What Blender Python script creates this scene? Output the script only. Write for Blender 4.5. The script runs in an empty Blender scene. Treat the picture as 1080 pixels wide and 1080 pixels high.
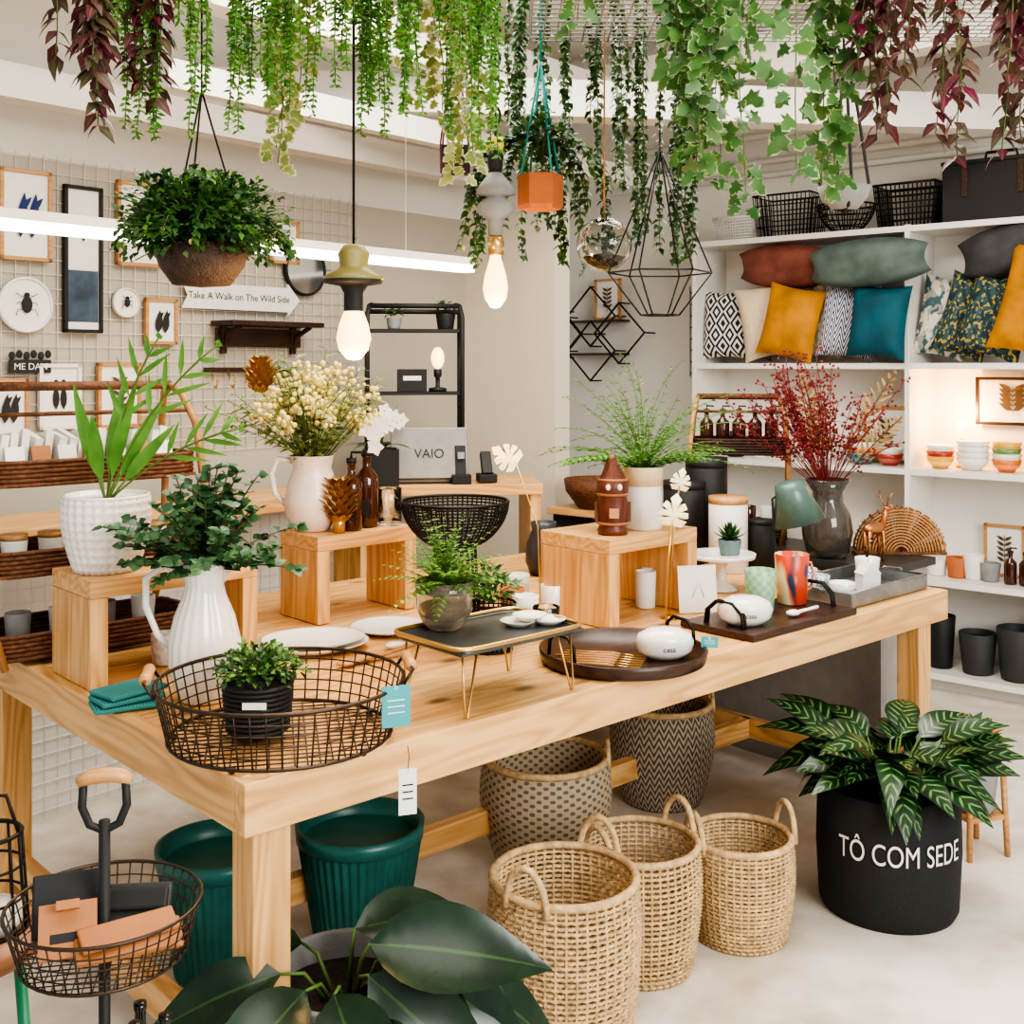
import bpy, math, random
from mathutils import Vector, Matrix
R=random.Random(7)
pi=math.pi
sc=bpy.context.scene
U=R.uniform
try:
    sc.view_settings.look='AgX - High Contrast'; sc.view_settings.exposure=.2
except Exception: pass
# ---------------------------------------------------------------- materials
def nd(nt,t,**k):
    n=nt.nodes.new(t)
    for a,b in k.items(): setattr(n,a,b)
    return n
def setin(nt,sock,v):
    if isinstance(v,bpy.types.NodeSocket): nt.links.new(v,sock)
    elif isinstance(v,(tuple,list)) and len(v)==3 and sock.type=='RGBA': sock.default_value=(*v,1)
    else: sock.default_value=v
def mth(nt,op,a,b=0.0):
    n=nd(nt,'ShaderNodeMath',operation=op); setin(nt,n.inputs[0],a); setin(nt,n.inputs[1],b); return n.outputs[0]
def mixc(nt,f,a,b):
    n=nd(nt,'ShaderNodeMix',data_type='RGBA'); setin(nt,n.inputs[0],f); setin(nt,n.inputs[6],a); setin(nt,n.inputs[7],b); return n.outputs[2]
def newmat(name):
    m=bpy.data.materials.new(name); m.use_nodes=True; nt=m.node_tree; return m,nt,nt.nodes['Principled BSDF']
def noise_(nt,scale,detail=3,vec=None,coord='Object',sx=(1,1,1)):
    if vec is None:
        tc=nd(nt,'ShaderNodeTexCoord'); vec=tc.outputs[coord]
    if sx!=(1,1,1):
        mp=nd(nt,'ShaderNodeMapping'); nt.links.new(vec,mp.inputs[0]); mp.inputs['Scale'].default_value=sx; vec=mp.outputs[0]
    n=nd(nt,'ShaderNodeTexNoise'); nt.links.new(vec,n.inputs['Vector']); n.inputs['Scale'].default_value=scale; n.inputs['Detail'].default_value=detail
    return n.outputs['Fac']
def ramp(nt,f,p0,p1):
    n=nd(nt,'ShaderNodeMapRange'); setin(nt,n.inputs[0],f); n.inputs[1].default_value=p0; n.inputs[2].default_value=p1; return n.outputs[0]
def bump(nt,b,h,s,d=.01):
    n=nd(nt,'ShaderNodeBump'); n.inputs['Strength'].default_value=s; n.inputs['Distance'].default_value=d; nt.links.new(h,n.inputs['Height']); nt.links.new(n.outputs[0],b.inputs['Normal'])
def mat(name,c,rough=.5,metal=0,var=.08,scale=18,bmp=0,trans=0,emit=None,es=0,bs=None,coat=0):
    m,nt,b=newmat(name)
    f=noise_(nt,scale)
    b.inputs['Roughness'].default_value=rough; b.inputs['Metallic'].default_value=metal
    lo=tuple(x*(1-var) for x in c); hi=tuple(min(1,x*(1+var)) for x in c)
    nt.links.new(mixc(nt,ramp(nt,f,.3,.7),lo,hi),b.inputs['Base Color'])
    if trans: b.inputs['Transmission Weight'].default_value=trans
    if emit: b.inputs['Emission Color'].default_value=(*emit,1); b.inputs['Emission Strength'].default_value=es
    if coat: b.inputs['Coat Weight'].default_value=coat
    if bmp: bump(nt,b,noise_(nt,bs or scale*3,4),bmp)
    return m
def wood(name,c1,c2,ax=0,s=1.0,rough=.42,knots=True,planks=False):
    m,nt,b=newmat(name)
    tc=nd(nt,'ShaderNodeTexCoord'); vec=tc.outputs['Object']; tint=None
    if planks:
        sp=nd(nt,'ShaderNodeSeparateXYZ'); nt.links.new(vec,sp.inputs[0])
        fl=mth(nt,'FLOOR',mth(nt,'DIVIDE',mth(nt,'SUBTRACT',sp.outputs[1],.04),.19))
        wn=nd(nt,'ShaderNodeTexWhiteNoise',noise_dimensions='1D'); nt.links.new(fl,wn.inputs['W']); tint=wn.outputs['Value']
        cb=nd(nt,'ShaderNodeCombineXYZ'); nt.links.new(mth(nt,'MULTIPLY',tint,9.0),cb.inputs[0]); nt.links.new(mth(nt,'MULTIPLY',tint,3.0),cb.inputs[2])
        va=nd(nt,'ShaderNodeVectorMath',operation='ADD'); nt.links.new(vec,va.inputs[0]); nt.links.new(cb.outputs[0],va.inputs[1]); vec=va.outputs[0]
    sx=[40*s]*3; sx[ax]=1.8*s
    f=noise_(nt,1.0,6,vec,sx=tuple(sx))
    sx2=[5*s]*3; sx2[ax]=.6*s
    g=noise_(nt,1.0,2,vec,sx=tuple(sx2))
    rings=ramp(nt,mth(nt,'SINE',mth(nt,'MULTIPLY',g,110)),-.6,1)
    fac=mth(nt,'ADD',mth(nt,'MULTIPLY',ramp(nt,f,.35,.7),.5),mth(nt,'MULTIPLY',rings,.45))
    if tint is not None: fac=mth(nt,'ADD',fac,mth(nt,'MULTIPLY',mth(nt,'SUBTRACT',tint,.5),.3))
    cl=nd(nt,'ShaderNodeClamp'); nt.links.new(fac,cl.inputs[0]); fac=cl.outputs[0]
    col=mixc(nt,fac,c1,c2)
    if knots:
        mp=nd(nt,'ShaderNodeMapping'); nt.links.new(vec,mp.inputs[0])
        k=[7.0]*3; k[ax]=3.6; mp.inputs['Scale'].default_value=k
        vo=nd(nt,'ShaderNodeTexVoronoi'); nt.links.new(mp.outputs[0],vo.inputs['Vector']); vo.inputs['Scale'].default_value=1
        kf=ramp(nt,vo.outputs['Distance'],.17,.06)
        col=mixc(nt,mth(nt,'MULTIPLY',kf,.9),col,tuple(x*.3 for x in c2))
    nt.links.new(col,b.inputs['Base Color']); b.inputs['Roughness'].default_value=rough
    bump(nt,b,f,.08)
    return m
def luv(nt):
    a=nd(nt,'ShaderNodeAttribute',attribute_name='luv'); s=nd(nt,'ShaderNodeSeparateXYZ'); nt.links.new(a.outputs['Vector'],s.inputs[0]); return s.outputs[0],s.outputs[1],a.outputs['Vector']
def leafmat(name,c1,c2,edge=None,mid=None,stripe=None,rough=.4,tr=.2,sc_=14,back=None,ew=1.3):
    m,nt,b=newmat(name)
    t,s,_=luv(nt)
    n=noise_(nt,sc_,2); col=mixc(nt,ramp(nt,n,.35,.65),c1,c2)
    ab=mth(nt,'ABSOLUTE',s)
    if stripe:
        w=mth(nt,'SINE',mth(nt,'SUBTRACT',mth(nt,'MULTIPLY',t,50.0),mth(nt,'MULTIPLY',ab,9.0)))
        f=mth(nt,'MULTIPLY',ramp(nt,w,.4,.9),ramp(nt,ab,.9,.5)); col=mixc(nt,f,col,stripe)
    if edge:
        n2=noise_(nt,60,2); f=ramp(nt,mth(nt,'ADD',ab,n2),ew,ew+.12); col=mixc(nt,f,col,edge)
    if mid:
        f=ramp(nt,ab,.07,.02); col=mixc(nt,f,col,mid)
    if back:
        g=nd(nt,'ShaderNodeNewGeometry'); col=mixc(nt,g.outputs['Backfacing'],col,back)
    nt.links.new(col,b.inputs['Base Color']); b.inputs['Roughness'].default_value=rough
    if tr:
        tl=nd(nt,'ShaderNodeBsdfTranslucent'); nt.links.new(col,tl.inputs[0]); mx=nd(nt,'ShaderNodeMixShader'); mx.inputs[0].default_value=tr
        nt.links.new(b.outputs[0],mx.inputs[1]); nt.links.new(tl.outputs[0],mx.inputs[2]); nt.links.new(mx.outputs[0],nt.nodes['Material Output'].inputs[0])
    return m
def pattern(name,kind,c1,c2,c3=None,fu=6,fv=6,rough=.8,bmp=.3,th=.0):
    m,nt,b=newmat(name); u,v,vec=luv(nt)
    if kind=='diamond':
        a=mth(nt,'ABSOLUTE',mth(nt,'SINE',mth(nt,'MULTIPLY',u,fu))); c=mth(nt,'ABSOLUTE',mth(nt,'SINE',mth(nt,'MULTIPLY',v,fv)))
        f=mth(nt,'SINE',mth(nt,'MULTIPLY',mth(nt,'ADD',a,c),9.0)); f=ramp(nt,f,-.1,.1)
    elif kind=='rhomb':
        a=mth(nt,'ABSOLUTE',mth(nt,'SUBTRACT',mth(nt,'FRACT',mth(nt,'MULTIPLY',u,fu)),.5)); c=mth(nt,'ABSOLUTE',mth(nt,'SUBTRACT',mth(nt,'FRACT',mth(nt,'MULTIPLY',v,fv)),.5))
        f=ramp(nt,mth(nt,'SINE',mth(nt,'MULTIPLY',mth(nt,'ADD',a,c),19.0)),-.1,.1)
    elif kind=='zigzag':
        z=mth(nt,'ABSOLUTE',mth(nt,'SUBTRACT',mth(nt,'FRACT',mth(nt,'MULTIPLY',u,fu)),.5))
        f=ramp(nt,mth(nt,'SINE',mth(nt,'MULTIPLY',mth(nt,'ADD',v,mth(nt,'MULTIPLY',z,1.5/fu*1.6)),fv)),-.1,.1)
    elif kind=='check':
        f=ramp(nt,mth(nt,'MULTIPLY',mth(nt,'SINE',mth(nt,'MULTIPLY',u,fu)),mth(nt,'SINE',mth(nt,'MULTIPLY',v,fv))),-.1+th,.1+th)
    elif kind=='stripe':
        f=ramp(nt,mth(nt,'SINE',mth(nt,'MULTIPLY',v,fv)),-.1,.1)
    else:
        n=nd(nt,'ShaderNodeTexNoise'); nt.links.new(vec,n.inputs['Vector']); n.inputs['Scale'].default_value=fu; f=ramp(nt,n.outputs['Fac'],.48,.53)
    col=mixc(nt,f,c1,c2)
    if c3:
        n=nd(nt,'ShaderNodeTexNoise'); nt.links.new(vec,n.inputs['Vector']); n.inputs['Scale'].default_value=fu*1.7; n.inputs['Detail'].default_value=1
        col=mixc(nt,ramp(nt,n.outputs['Fac'],.56,.6),col,c3)
    nt.links.new(col,b.inputs['Base Color']); b.inputs['Roughness'].default_value=rough
    bump(nt,b,noise_(nt,150,2),bmp,.003)
    return m
# ---------------------------------------------------------------- mesh builder
V=Vector
class MB:
    def __init__(s,name):
        s.n=name;s.v=[];s.f=[];s.mi=[];s.ms=[];s.uv=[];s.sm=[];s.M=Matrix()
    def at(s,x=0,y=0,z=0,rz=0,rx=0,ry=0,sc=1):
        s.M=Matrix.Translation((x,y,z))@Matrix.Rotation(rz,4,'Z')@Matrix.Rotation(ry,4,'Y')@Matrix.Rotation(rx,4,'X')@Matrix.Diagonal((sc,sc,sc,1)); return s
    def m(s,mt):
        if mt not in s.ms: s.ms.append(mt)
        return s.ms.index(mt)
    def add(s,vs,fs,mt,uv=None,smooth=True):
        o=len(s.v); M=s.M; k=s.m(mt)
        s.v.extend((M@V(v))[:] for v in vs)
        s.uv.extend(uv if uv else [(0,0)]*len(vs))
        s.f.extend(tuple(i+o for i in f) for f in fs)
        s.mi.extend([k]*len(fs)); s.sm.extend([smooth]*len(fs))
    def box(s,c,sz,mt,rz=0,rx=0,ry=0):
        T=Matrix.Rotation(rz,3,'Z')@Matrix.Rotation(ry,3,'Y')@Matrix.Rotation(rx,3,'X'); c=V(c)
        vs=[c+T@V((x*sz[0]/2,y*sz[1]/2,z*sz[2]/2)) for x in(-1,1) for y in(-1,1) for z in(-1,1)]
        s.add(vs,[(0,1,3,2),(4,6,7,5),(0,4,5,1),(2,3,7,6),(0,2,6,4),(1,5,7,3)],mt,[(x,z) for x in(-1,1) for y in(-1,1) for z in(-1,1)],False)
    def tube(s,pts,r,mt,n=6,closed=False):
        P=[V(p) for p in pts]; k=len(P)
        if k<2: return
        rs=r if isinstance(r,(list,tuple)) else [r]*k
        vs=[];np_=None
        cs=[(math.cos(2*pi*j/n),math.sin(2*pi*j/n)) for j in range(n)]
        for i in range(k):
            if closed: t=P[(i+1)%k]-P[i-1]
            else: t=P[min(i+1,k-1)]-P[max(i-1,0)]
            if t.length<1e-9: t=V((0,0,1))
            t.normalize()
            if np_ is None:
                a=V((0,0,1)) if abs(t.z)<.9 else V((1,0,0)); q=t.cross(a).normalized()
            else:
                q=np_-t*np_.dot(t)
                if q.length<1e-6: q=t.orthogonal()
                q.normalize()
            np_=q; b=t.cross(q)
            for ca,sa in cs: vs.append(P[i]+(q*ca+b*sa)*rs[i])
        fs=[]
        for i in range(k if closed else k-1):
            a=i*n; b2=((i+1)%k)*n
            for j in range(n): fs.append((a+j,a+(j+1)%n,b2+(j+1)%n,b2+j))
        if not closed: fs.append(tuple(range(n-1,-1,-1))); fs.append(tuple((k-1)*n+j for j in range(n)))
        s.add(vs,fs,mt)
    def ring(s,c,r,tr,mt,n=32,ns=5,ry=None,axis='z'):
        pts=[]
        for i in range(n):
            a=2*pi*i/n; x=math.cos(a)*r; y=math.sin(a)*(ry or r)
            if axis=='z': pts.append((c[0]+x,c[1]+y,c[2]))
            elif axis=='y': pts.append((c[0]+x,c[1],c[2]+y))
            else: pts.append((c[0],c[1]+x,c[2]+y))
        s.tube(pts,tr,mt,ns,True)
    def lathe(s,prof,mt,n=28,c=(0,0,0),sx=1,sy=1,flute=0,nf=0,smooth=True):
        vs=[];uv=[];L=0
        for i,(r,z) in enumerate(prof):
            if i: L+=math.hypot(r-prof[i-1][0],z-prof[i-1][1])
            for j in range(n):
                a=2*pi*j/n; rr=r*(1+(flute*math.cos(nf*a) if nf else 0))
                vs.append((c[0]+rr*math.cos(a)*sx,c[1]+rr*math.sin(a)*sy,c[2]+z)); uv.append((j/n,L))
        fs=[]
        for i in range(len(prof)-1):
            for j in range(n):
                a=i*n; fs.append((a+j,a+(j+1)%n,a+n+(j+1)%n,a+n+j))
        if prof[0][0]>1e-4: fs.append(tuple(range(n-1,-1,-1)))
        s.add(vs,fs,mt,uv,smooth)
    def ell(s,c,r,mt,n=16,k=8):
        prof=[(max(1e-5,math.sin(pi*i/k)),-math.cos(pi*i/k)) for i in range(k+1)]
        s.lathe([(a*r[0],b*r[2]) for a,b in prof],mt,n,c,1,r[1]/r[0])
    def leaf(s,b,d,n,L,W,mt,seg=3,bend=.2,fold=.2,shape='ov'):
        d=V(d).normalized(); n=V(n); sd=d.cross(n)
        if sd.length<1e-3: sd=d.orthogonal()
        sd.normalize(); n=sd.cross(d); b=V(b)
        vs=[];uv=[]
        for i in range(seg+1):
            t=i/seg
            if shape=='ov': w=math.sin(pi*t**.75)
            elif shape=='heart': w=min(1,.25+t*3.2)*math.sqrt(max(0,1-t))*1.05
            elif shape=='obo': w=math.sin(pi*min(1,t**1.5))
            else: w=math.sin(pi*t**.6)
            w=max(w,.02)*W/2
            c=b+d*(L*t*(1-.15*abs(bend)*t))-n*(bend*L*t*t)
            vs+= [c-sd*w+n*fold*w,c,c+sd*w+n*fold*w]; uv+=[(t,-1),(t,0),(t,1)]
        fs=[]
        for i in range(seg):
            a=i*3; fs+=[(a,a+1,a+4,a+3),(a+1,a+2,a+5,a+4)]
        s.add(vs,fs,mt,uv)
    def dleaf(s,b,d,n,L,W,mt):
        d=V(d).normalized(); sd=d.cross(V(n))
        if sd.length<1e-3: sd=d.orthogonal()
        sd.normalize(); b=V(b)
        s.add([b,b+d*L*.45-sd*W/2,b+d*L,b+d*L*.45+sd*W/2],[(0,1,2,3)],mt,[(0,0),(.5,-1),(1,0),(.5,1)])
    def ivy(s,b,d,n,L,mt,pts=None):
        d=V(d).normalized(); sd=d.cross(V(n))
        if sd.length<1e-3: sd=d.orthogonal()
        sd.normalize(); nn=sd.cross(d); b=V(b)
        o=pts or [(-.08,-.1),(-.15,-.32),(.12,-.3),(.25,-.55),(.42,-.26),(.68,-.3),(1,0),(.68,.3),(.42,.26),(.25,.55),(.12,.3),(-.15,.32),(-.08,.1)]
        vs=[b+d*.25*L]+[b+d*(x*L)+sd*(y*L)-nn*L*.12*(x*x+y*y) for x,y in o]
        k=len(o); fs=[(0,i+1,(i+1)%k+1) for i in range(k)]
        s.add(vs,fs,mt,[(0,0)]+[(.9,.95)]*k)
    def build(s,x=0,y=0,z=0,rz=0,bevel=0):
        me=bpy.data.meshes.new(s.n); me.from_pydata(s.v,[],s.f)
        for m_ in s.ms: me.materials.append(m_)
        me.polygons.foreach_set('material_index',s.mi); me.polygons.foreach_set('use_smooth',s.sm)
        at=me.attributes.new('luv','FLOAT_VECTOR','POINT')
        fl=[]
        for a in s.uv: fl+= [a[0],a[1],0.0]
        at.data.foreach_set('vector',fl); me.update()
        ob=bpy.data.objects.new(s.n,me); sc.collection.objects.link(ob)
        ob.location=(x,y,z); ob.rotation_euler=(0,0,rz)
        if bevel:
            b=ob.modifiers.new('bev','BEVEL'); b.width=bevel; b.segments=2; b.limit_method='ANGLE'; b.angle_limit=.9
        return ob
def text_geo(body,size):
    cu=bpy.data.curves.new('t','FONT'); cu.body=body; cu.size=size; cu.align_x='CENTER'
    ob=bpy.data.objects.new('t',cu); sc.collection.objects.link(ob); bpy.context.view_layer.update()
    me=ob.evaluated_get(bpy.context.evaluated_depsgraph_get()).to_mesh()
    vs=[tuple(v.co) for v in me.vertices]; fs=[tuple(p.vertices) for p in me.polygons]
    bpy.data.objects.remove(ob); return vs,fs
def rv(z0=-1,z1=1):
    a=U(0,2*pi); return V((math.cos(a),math.sin(a),U(z0,z1)))
# ---------------------------------------------------------------- palette
w1,w2=(.80,.49,.21),(.50,.24,.075)
PX=wood('pine_x',w1,w2,0,planks=True); PB=wood('pine_plain',w1,w2,0); PY=wood('pine_y',w1,w2,1); PZ=wood('pine_z',w1,w2,2)
DW=wood('dark_wood',(.06,.026,.015),(.025,.012,.008),0,1,.35,False)
LW=wood('light_handle_wood',(.6,.33,.13),(.42,.19,.07),0,2,.4,False)
RW=wood('reddish_wood',(.15,.04,.022),(.07,.022,.013),2,2,.4,False)
blk=mat('black_wire',(.02,.018,.016),.45,.6); blkm=mat('black_matte',(.015,.015,.015),.6); bronze=mat('bronze_wire',(.075,.053,.04),.4,.8)
wht=mat('white_ceramic',(.84,.82,.77),.18,0,.02,coat=.4); whm=mat('white_matte',(.8,.78,.73),.6,0,.03); shelfw=mat('white_laminate',(.84,.81,.76),.4,0,.02,3)
gold=mat('brushed_gold',(.7,.45,.17),.3,.9); goldleaf=mat('pale_gold_leaf',(.82,.7,.42),.4,.4)
terra=mat('terracotta',(.5,.15,.05),.7,0,.1); teal=mat('teal_ceramic',(.018,.135,.115),.35,0,.15); gal=mat('galvanised_metal',(.28,.29,.29),.4,.7,.2)
wick=mat('wicker_brown',(.15,.06,.025),.6,0,.35,60,.5); wickd=mat('wicker_dark',(.06,.03,.018),.6,0,.4,70,.5); straw=mat('seagrass_straw',(.60,.42,.22),.75,0,.3,45,.4); rat=mat('rattan',(.4,.2,.075),.5,0,.2,40,.2)
glass=mat('clear_glass',(.95,.97,.96),.03,0,0,trans=1); amber=mat('amber_glass',(.06,.015,.004),.08,0,.1,coat=.5); smoke=mat('smoky_glass',(.8,.72,.58),.05,0,0,trans=.9)
soil=mat('soil',(.04,.028,.02),.95,0,.4,80,.6); conc=mat('grey_stone',(.26,.26,.25),.7,0,.12,20,.2); leather=mat('tan_leather',(.42,.17,.06),.5,0,.08); paper=mat('paper',(.82,.8,.75),.7,0,.02)
tealtag=mat('teal_card',(.06,.36,.4),.6,0,.02); stemg=mat('green_stem',(.09,.16,.035),.6); stemb=mat('brown_stem',(.1,.06,.03),.7)
bulbm=mat('warm_bulb',(1,.8,.5),.3,0,0,emit=(1,.45,.11),es=3.6)
L_pearl=leafmat('trailing_light_green',(.05,.19,.02),(.14,.33,.045)); L_dark=leafmat('small_dark_leaf',(.02,.07,.018),(.065,.15,.035)); L_ivy=leafmat('ivy_leaf',(.04,.12,.03),(.10,.22,.055),edge=(.42,.46,.25),ew=1.36)
L_purp=leafmat('purple_leaf',(.14,.014,.04),(.10,.09,.045),mid=(.28,.22,.18)); L_euc=leafmat('eucalyptus_leaf',(.02,.08,.035),(.075,.18,.07)); L_fern=leafmat('fern_leaf',(.075,.22,.03),(.16,.36,.06))
L_big=leafmat('glossy_dark_leaf',(.004,.020,.008),(.008,.034,.012),mid=(.03,.08,.02),rough=.24,tr=.0); L_cal=leafmat('calathea_leaf',(.006,.026,.010),(.012,.045,.015),stripe=(.14,.28,.09),rough=.3,tr=.04,mid=(.02,.06,.02))
L_palm=leafmat('palm_leaf',(.065,.2,.025),(.12,.31,.05)); L_red=mat('red_berry',(.19,.014,.016),.5,0,.3); L_dry=leafmat('dried_leaf',(.42,.27,.085),(.33,.2,.07)); L_var=leafmat('variegated_leaf',(.10,.19,.04),(.28,.31,.09),edge=(.52,.47,.25),ew=1.2)
bud=mat('cream_buds',(.76,.64,.25),.7,0,.12)
# ---------------------------------------------------------------- camera
h=1.62
cam=bpy.data.cameras.new('camera'); co=bpy.data.objects.new('camera',cam); sc.collection.objects.link(co)
co.location=(0,0,h); co.rotation_euler=(pi/2,0,0); cam.lens=40; cam.sensor_width=36; cam.shift_y=-.1435; cam.clip_start=.05
sc.camera=co
# ---------------------------------------------------------------- room
TA=math.atan2(.6745,.738); ux,uy,vx,vy=.738,.6745,-.6745,.738; NX,NY=-.509,2.167
def TB(u,v): return NX+u*ux+v*vx, NY+u*uy+v*vy
m_floor,nt,b=newmat('polished_concrete')
f=noise_(nt,1.1,6); g=noise_(nt,7,6)
nt.links.new(mixc(nt,ramp(nt,mth(nt,'ADD',mth(nt,'MULTIPLY',f,.65),mth(nt,'MULTIPLY',g,.35)),.38,.58),(.56,.49,.39),(.88,.84,.77)),b.inputs['Base Color']); b.inputs['Roughness'].default_value=.28
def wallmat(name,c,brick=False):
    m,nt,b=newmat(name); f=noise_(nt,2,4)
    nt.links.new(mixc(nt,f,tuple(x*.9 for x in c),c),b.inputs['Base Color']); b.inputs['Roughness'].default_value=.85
    if brick:
        tc=nd(nt,'ShaderNodeTexCoord'); sp=nd(nt,'ShaderNodeSeparateXYZ'); nt.links.new(tc.outputs['Object'],sp.inputs[0]); cb=nd(nt,'ShaderNodeCombineXYZ'); nt.links.new(sp.outputs[0],cb.inputs[0]); nt.links.new(sp.outputs[2],cb.inputs[1])
        br=nd(nt,'ShaderNodeTexBrick'); nt.links.new(cb.outputs[0],br.inputs[0]); br.inputs['Scale'].default_value=1; br.inputs['Brick Width'].default_value=.22; br.inputs['Row Height'].default_value=.07; br.inputs['Mortar Size'].default_value=.008
        bump(nt,b,br.outputs['Fac'],-.8)
    else: bump(nt,b,noise_(nt,60,3),.05)
    return m
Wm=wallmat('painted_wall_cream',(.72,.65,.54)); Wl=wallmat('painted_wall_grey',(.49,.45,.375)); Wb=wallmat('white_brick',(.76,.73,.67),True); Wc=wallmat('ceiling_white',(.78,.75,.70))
o=MB('floor'); o.box((0,4,-.05),(14,16,.1),m_floor); o.build()
o=MB('ceiling'); o.box((0,4.8,3.25),(10,8,.1),Wc)
o.build()
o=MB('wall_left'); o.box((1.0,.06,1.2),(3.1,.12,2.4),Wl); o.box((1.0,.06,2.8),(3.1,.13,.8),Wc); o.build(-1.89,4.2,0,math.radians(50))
o=MB('wall_partition'); o.box((.31,.06,1.25),(.62,.12,2.5),Wm); o.build(-.257,6.146,0,math.radians(-40))
o=MB('wall_right'); o.box((1.0,.45,1.6),(6.4,.12,3.2),Wb); o.build(1.03,6.5,0,math.radians(-40))
for x,y,z,L,rz,w_,h_ in((.2,5.0,2.78,4.4,8,.14,.16),(-1.2,4.6,2.6,3.2,50,.1,.12),(-.9,4.1,2.95,4.2,50,.12,.2),(.9,5.4,3.02,4.5,-40,.12,.2),(-.1,5.2,2.62,3.4,50,.06,.10)):
    o=MB('trim_beam'); o.box((0,0,0),(L,w_,h_),Wc); o.build(x,y,z,math.radians(rz))
o=MB('ceiling_conduit')
for z in (2.72,2.8,2.95): o.tube([(-.8,.36,z),(3.5,.36,z)],.018,whm,8)
o.build(1.03,6.5,0,math.radians(-40))
# ---------------------------------------------------------------- main table
TH=.82
o=MB('display_table'); Lt,Wt=2.793,1.6
o.box((Lt/2,.02,TH-.052),(Lt,.04,.104),PX); o.box((Lt/2,Wt-.02,TH-.052),(Lt,.04,.104),PX)
o.box((.02,Wt/2,TH-.052),(.04,Wt-.08,.104),PY); o.box((Lt-.02,Wt/2,TH-.052),(.04,Wt-.08,.104),PY)
nb=8; bw=(Wt-.08)/nb
for i in range(nb): o.box((Lt/2,.04+bw*(i+.5),TH-.013),(Lt-.08,bw-.004,.024),PX)
for x in (.085,Lt-.085):
    for y in (.085,Wt-.085): o.box((x,y,(TH-.02)/2),(.085,.085,TH-.026),PZ)
o.box((Lt/2,.8,.165),(Lt-.17,.045,.075),PX)
for x in (.085,Lt-.085): o.box((x,.8,.165),(.045,Wt-.255,.075),PY)
o.build(NX,NY,0,TA,bevel=.003)
def riser(x,y,L,W,H=.27,z=TH+.001,rz=TA,t=.045):
    o=MB('wooden_riser'); o.box((L/2,W/2,H-t/2),(L,W,t),PB); o.box((t/2,W/2,(H-t)/2),(t,W,H-t-.001),PZ); o.box((L-t/2,W/2,(H-t)/2),(t,W,H-t-.001),PZ); return o.build(x,y,z,rz,bevel=.002)
riser(-1.03,2.78,.46,.25); riser(-.596,3.49,.38,.22); riser(.294,3.43,.42,.30)
RT=TH+.272
# ---------------------------------------------------------------- generators
def bush(o,c,r,cnt,L,W,mt,seg=2,shape='ov',zmin=-.2,stem=True,sm=stemg,bend=.3):
    c=V(c)
    for i in range(cnt):
        d=V((R.gauss(0,1),R.gauss(0,1),R.gauss(0,1))).normalized()
        if d.z<zmin: d.z=-d.z
        k=U(.55,1)*(1+.16*math.sin(5*math.atan2(d.y,d.x)+3*d.z)); p=c+V((d.x*r[0],d.y*r[1],d.z*r[2]))*k
        ld=(d+V((U(-1,1),U(-1,1),U(-.6,.8)))*.8)
        l=L*U(.7,1.2)
        if stem and i%6==0: o.tube([c-V((0,0,r[2]*.3)),c+(p-c)*.6,p],.0015,sm,3)
        if shape=='d': o.dleaf(p,ld,rv(),l,W,mt)
        elif shape=='ivy': o.ivy(p,ld,V((U(-.6,.6),U(-1,0),U(0,1))),l,mt)
        else: o.leaf(p,ld,V((U(-.5,.5),U(-.8,.2),1)),l,W*U(.8,1.1),mt,seg,bend,.2,shape)
def strand(o,p0,d0,L,mt,lL,lW,step,per=3,kind='d',sm=stemg,r=.0015,g=.16,jit=.08):
    p=V(p0); v=V(d0).normalized(); pts=[p.copy()]
    for i in range(int(L/step)):
        v=v+V((U(-jit,jit),U(-jit,jit),-g)); v.normalize(); p=p+v*step; pts.append(p.copy())
        for j in range(per):
            a=U(0,2*pi); d=v*.5+V((math.cos(a),math.sin(a),U(-.4,.3))); l=lL*U(.7,1.2)
            if kind=='d': o.dleaf(p,d,rv(),l,lW,mt)
            elif kind=='ivy': o.ivy(p+d*.02,V((d.x,d.y,-.8)),V((U(-.7,.7),-1,U(0,.6))),l,mt)
            else: o.leaf(p,d,V((U(-.5,.5),U(-.8,.1),1)),l,lW,mt,3,.3,.2,'lan')
    o.tube(pts,r,sm,3)
def frond(o,p0,d0,L,mt,lL,lW,n=14,arch=.5,sm=stemg,r=.002,up=.0):
    p=V(p0); v=V(d0).normalized(); st=L/n; pts=[p.copy()]
    for i in range(n):
        v.z-=arch/n*1.6; v.normalize(); p=p+v*st; pts.append(p.copy()); t=(i+1)/n
        if t<.15: continue
        sd=v.cross(V((0,0,1)))
        if sd.length<1e-3: sd=V((1,0,0))
        sd.normalize(); k=math.sin(pi*min(1,t*.85+.12))
        for s_ in(-1,1): o.leaf(p,sd*s_+v*.6+V((0,0,up)),V((0,0,1)),lL*(k*.9+.1),lW,mt,2,.25,.2)
    o.tube(pts,[r*(1-.7*i/n) for i in range(n+1)],sm,4)
def flatfrond(o,p0,d0,nrm,L,mt,lL,lW,n=12,bend=.25,sm=stemb,t0=.3,w_=.8,arch=0):
    p=V(p0); v=V(d0).normalized(); nrm=V(nrm); pts=[p.copy()]
    for i in range(n):
        sd=v.cross(nrm).normalized(); v=(v+sd*bend/n+V((0,0,-arch/n))).normalized(); p=p+v*L/n; pts.append(p.copy()); t=(i+1)/n
        if t<t0: continue
        k=math.sin(pi*min(1,(t-t0)/(1-t0)*.68+.28))
        for s_ in(-1,1): o.leaf(p,sd*s_*w_+v*.9+V((U(-.1,.1),U(-.25,.25),U(-.1,.1))),nrm,lL*k*U(.85,1.1),lW,mt,3,.2,.25)
    o.tube(pts,.0028,sm,4)
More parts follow.
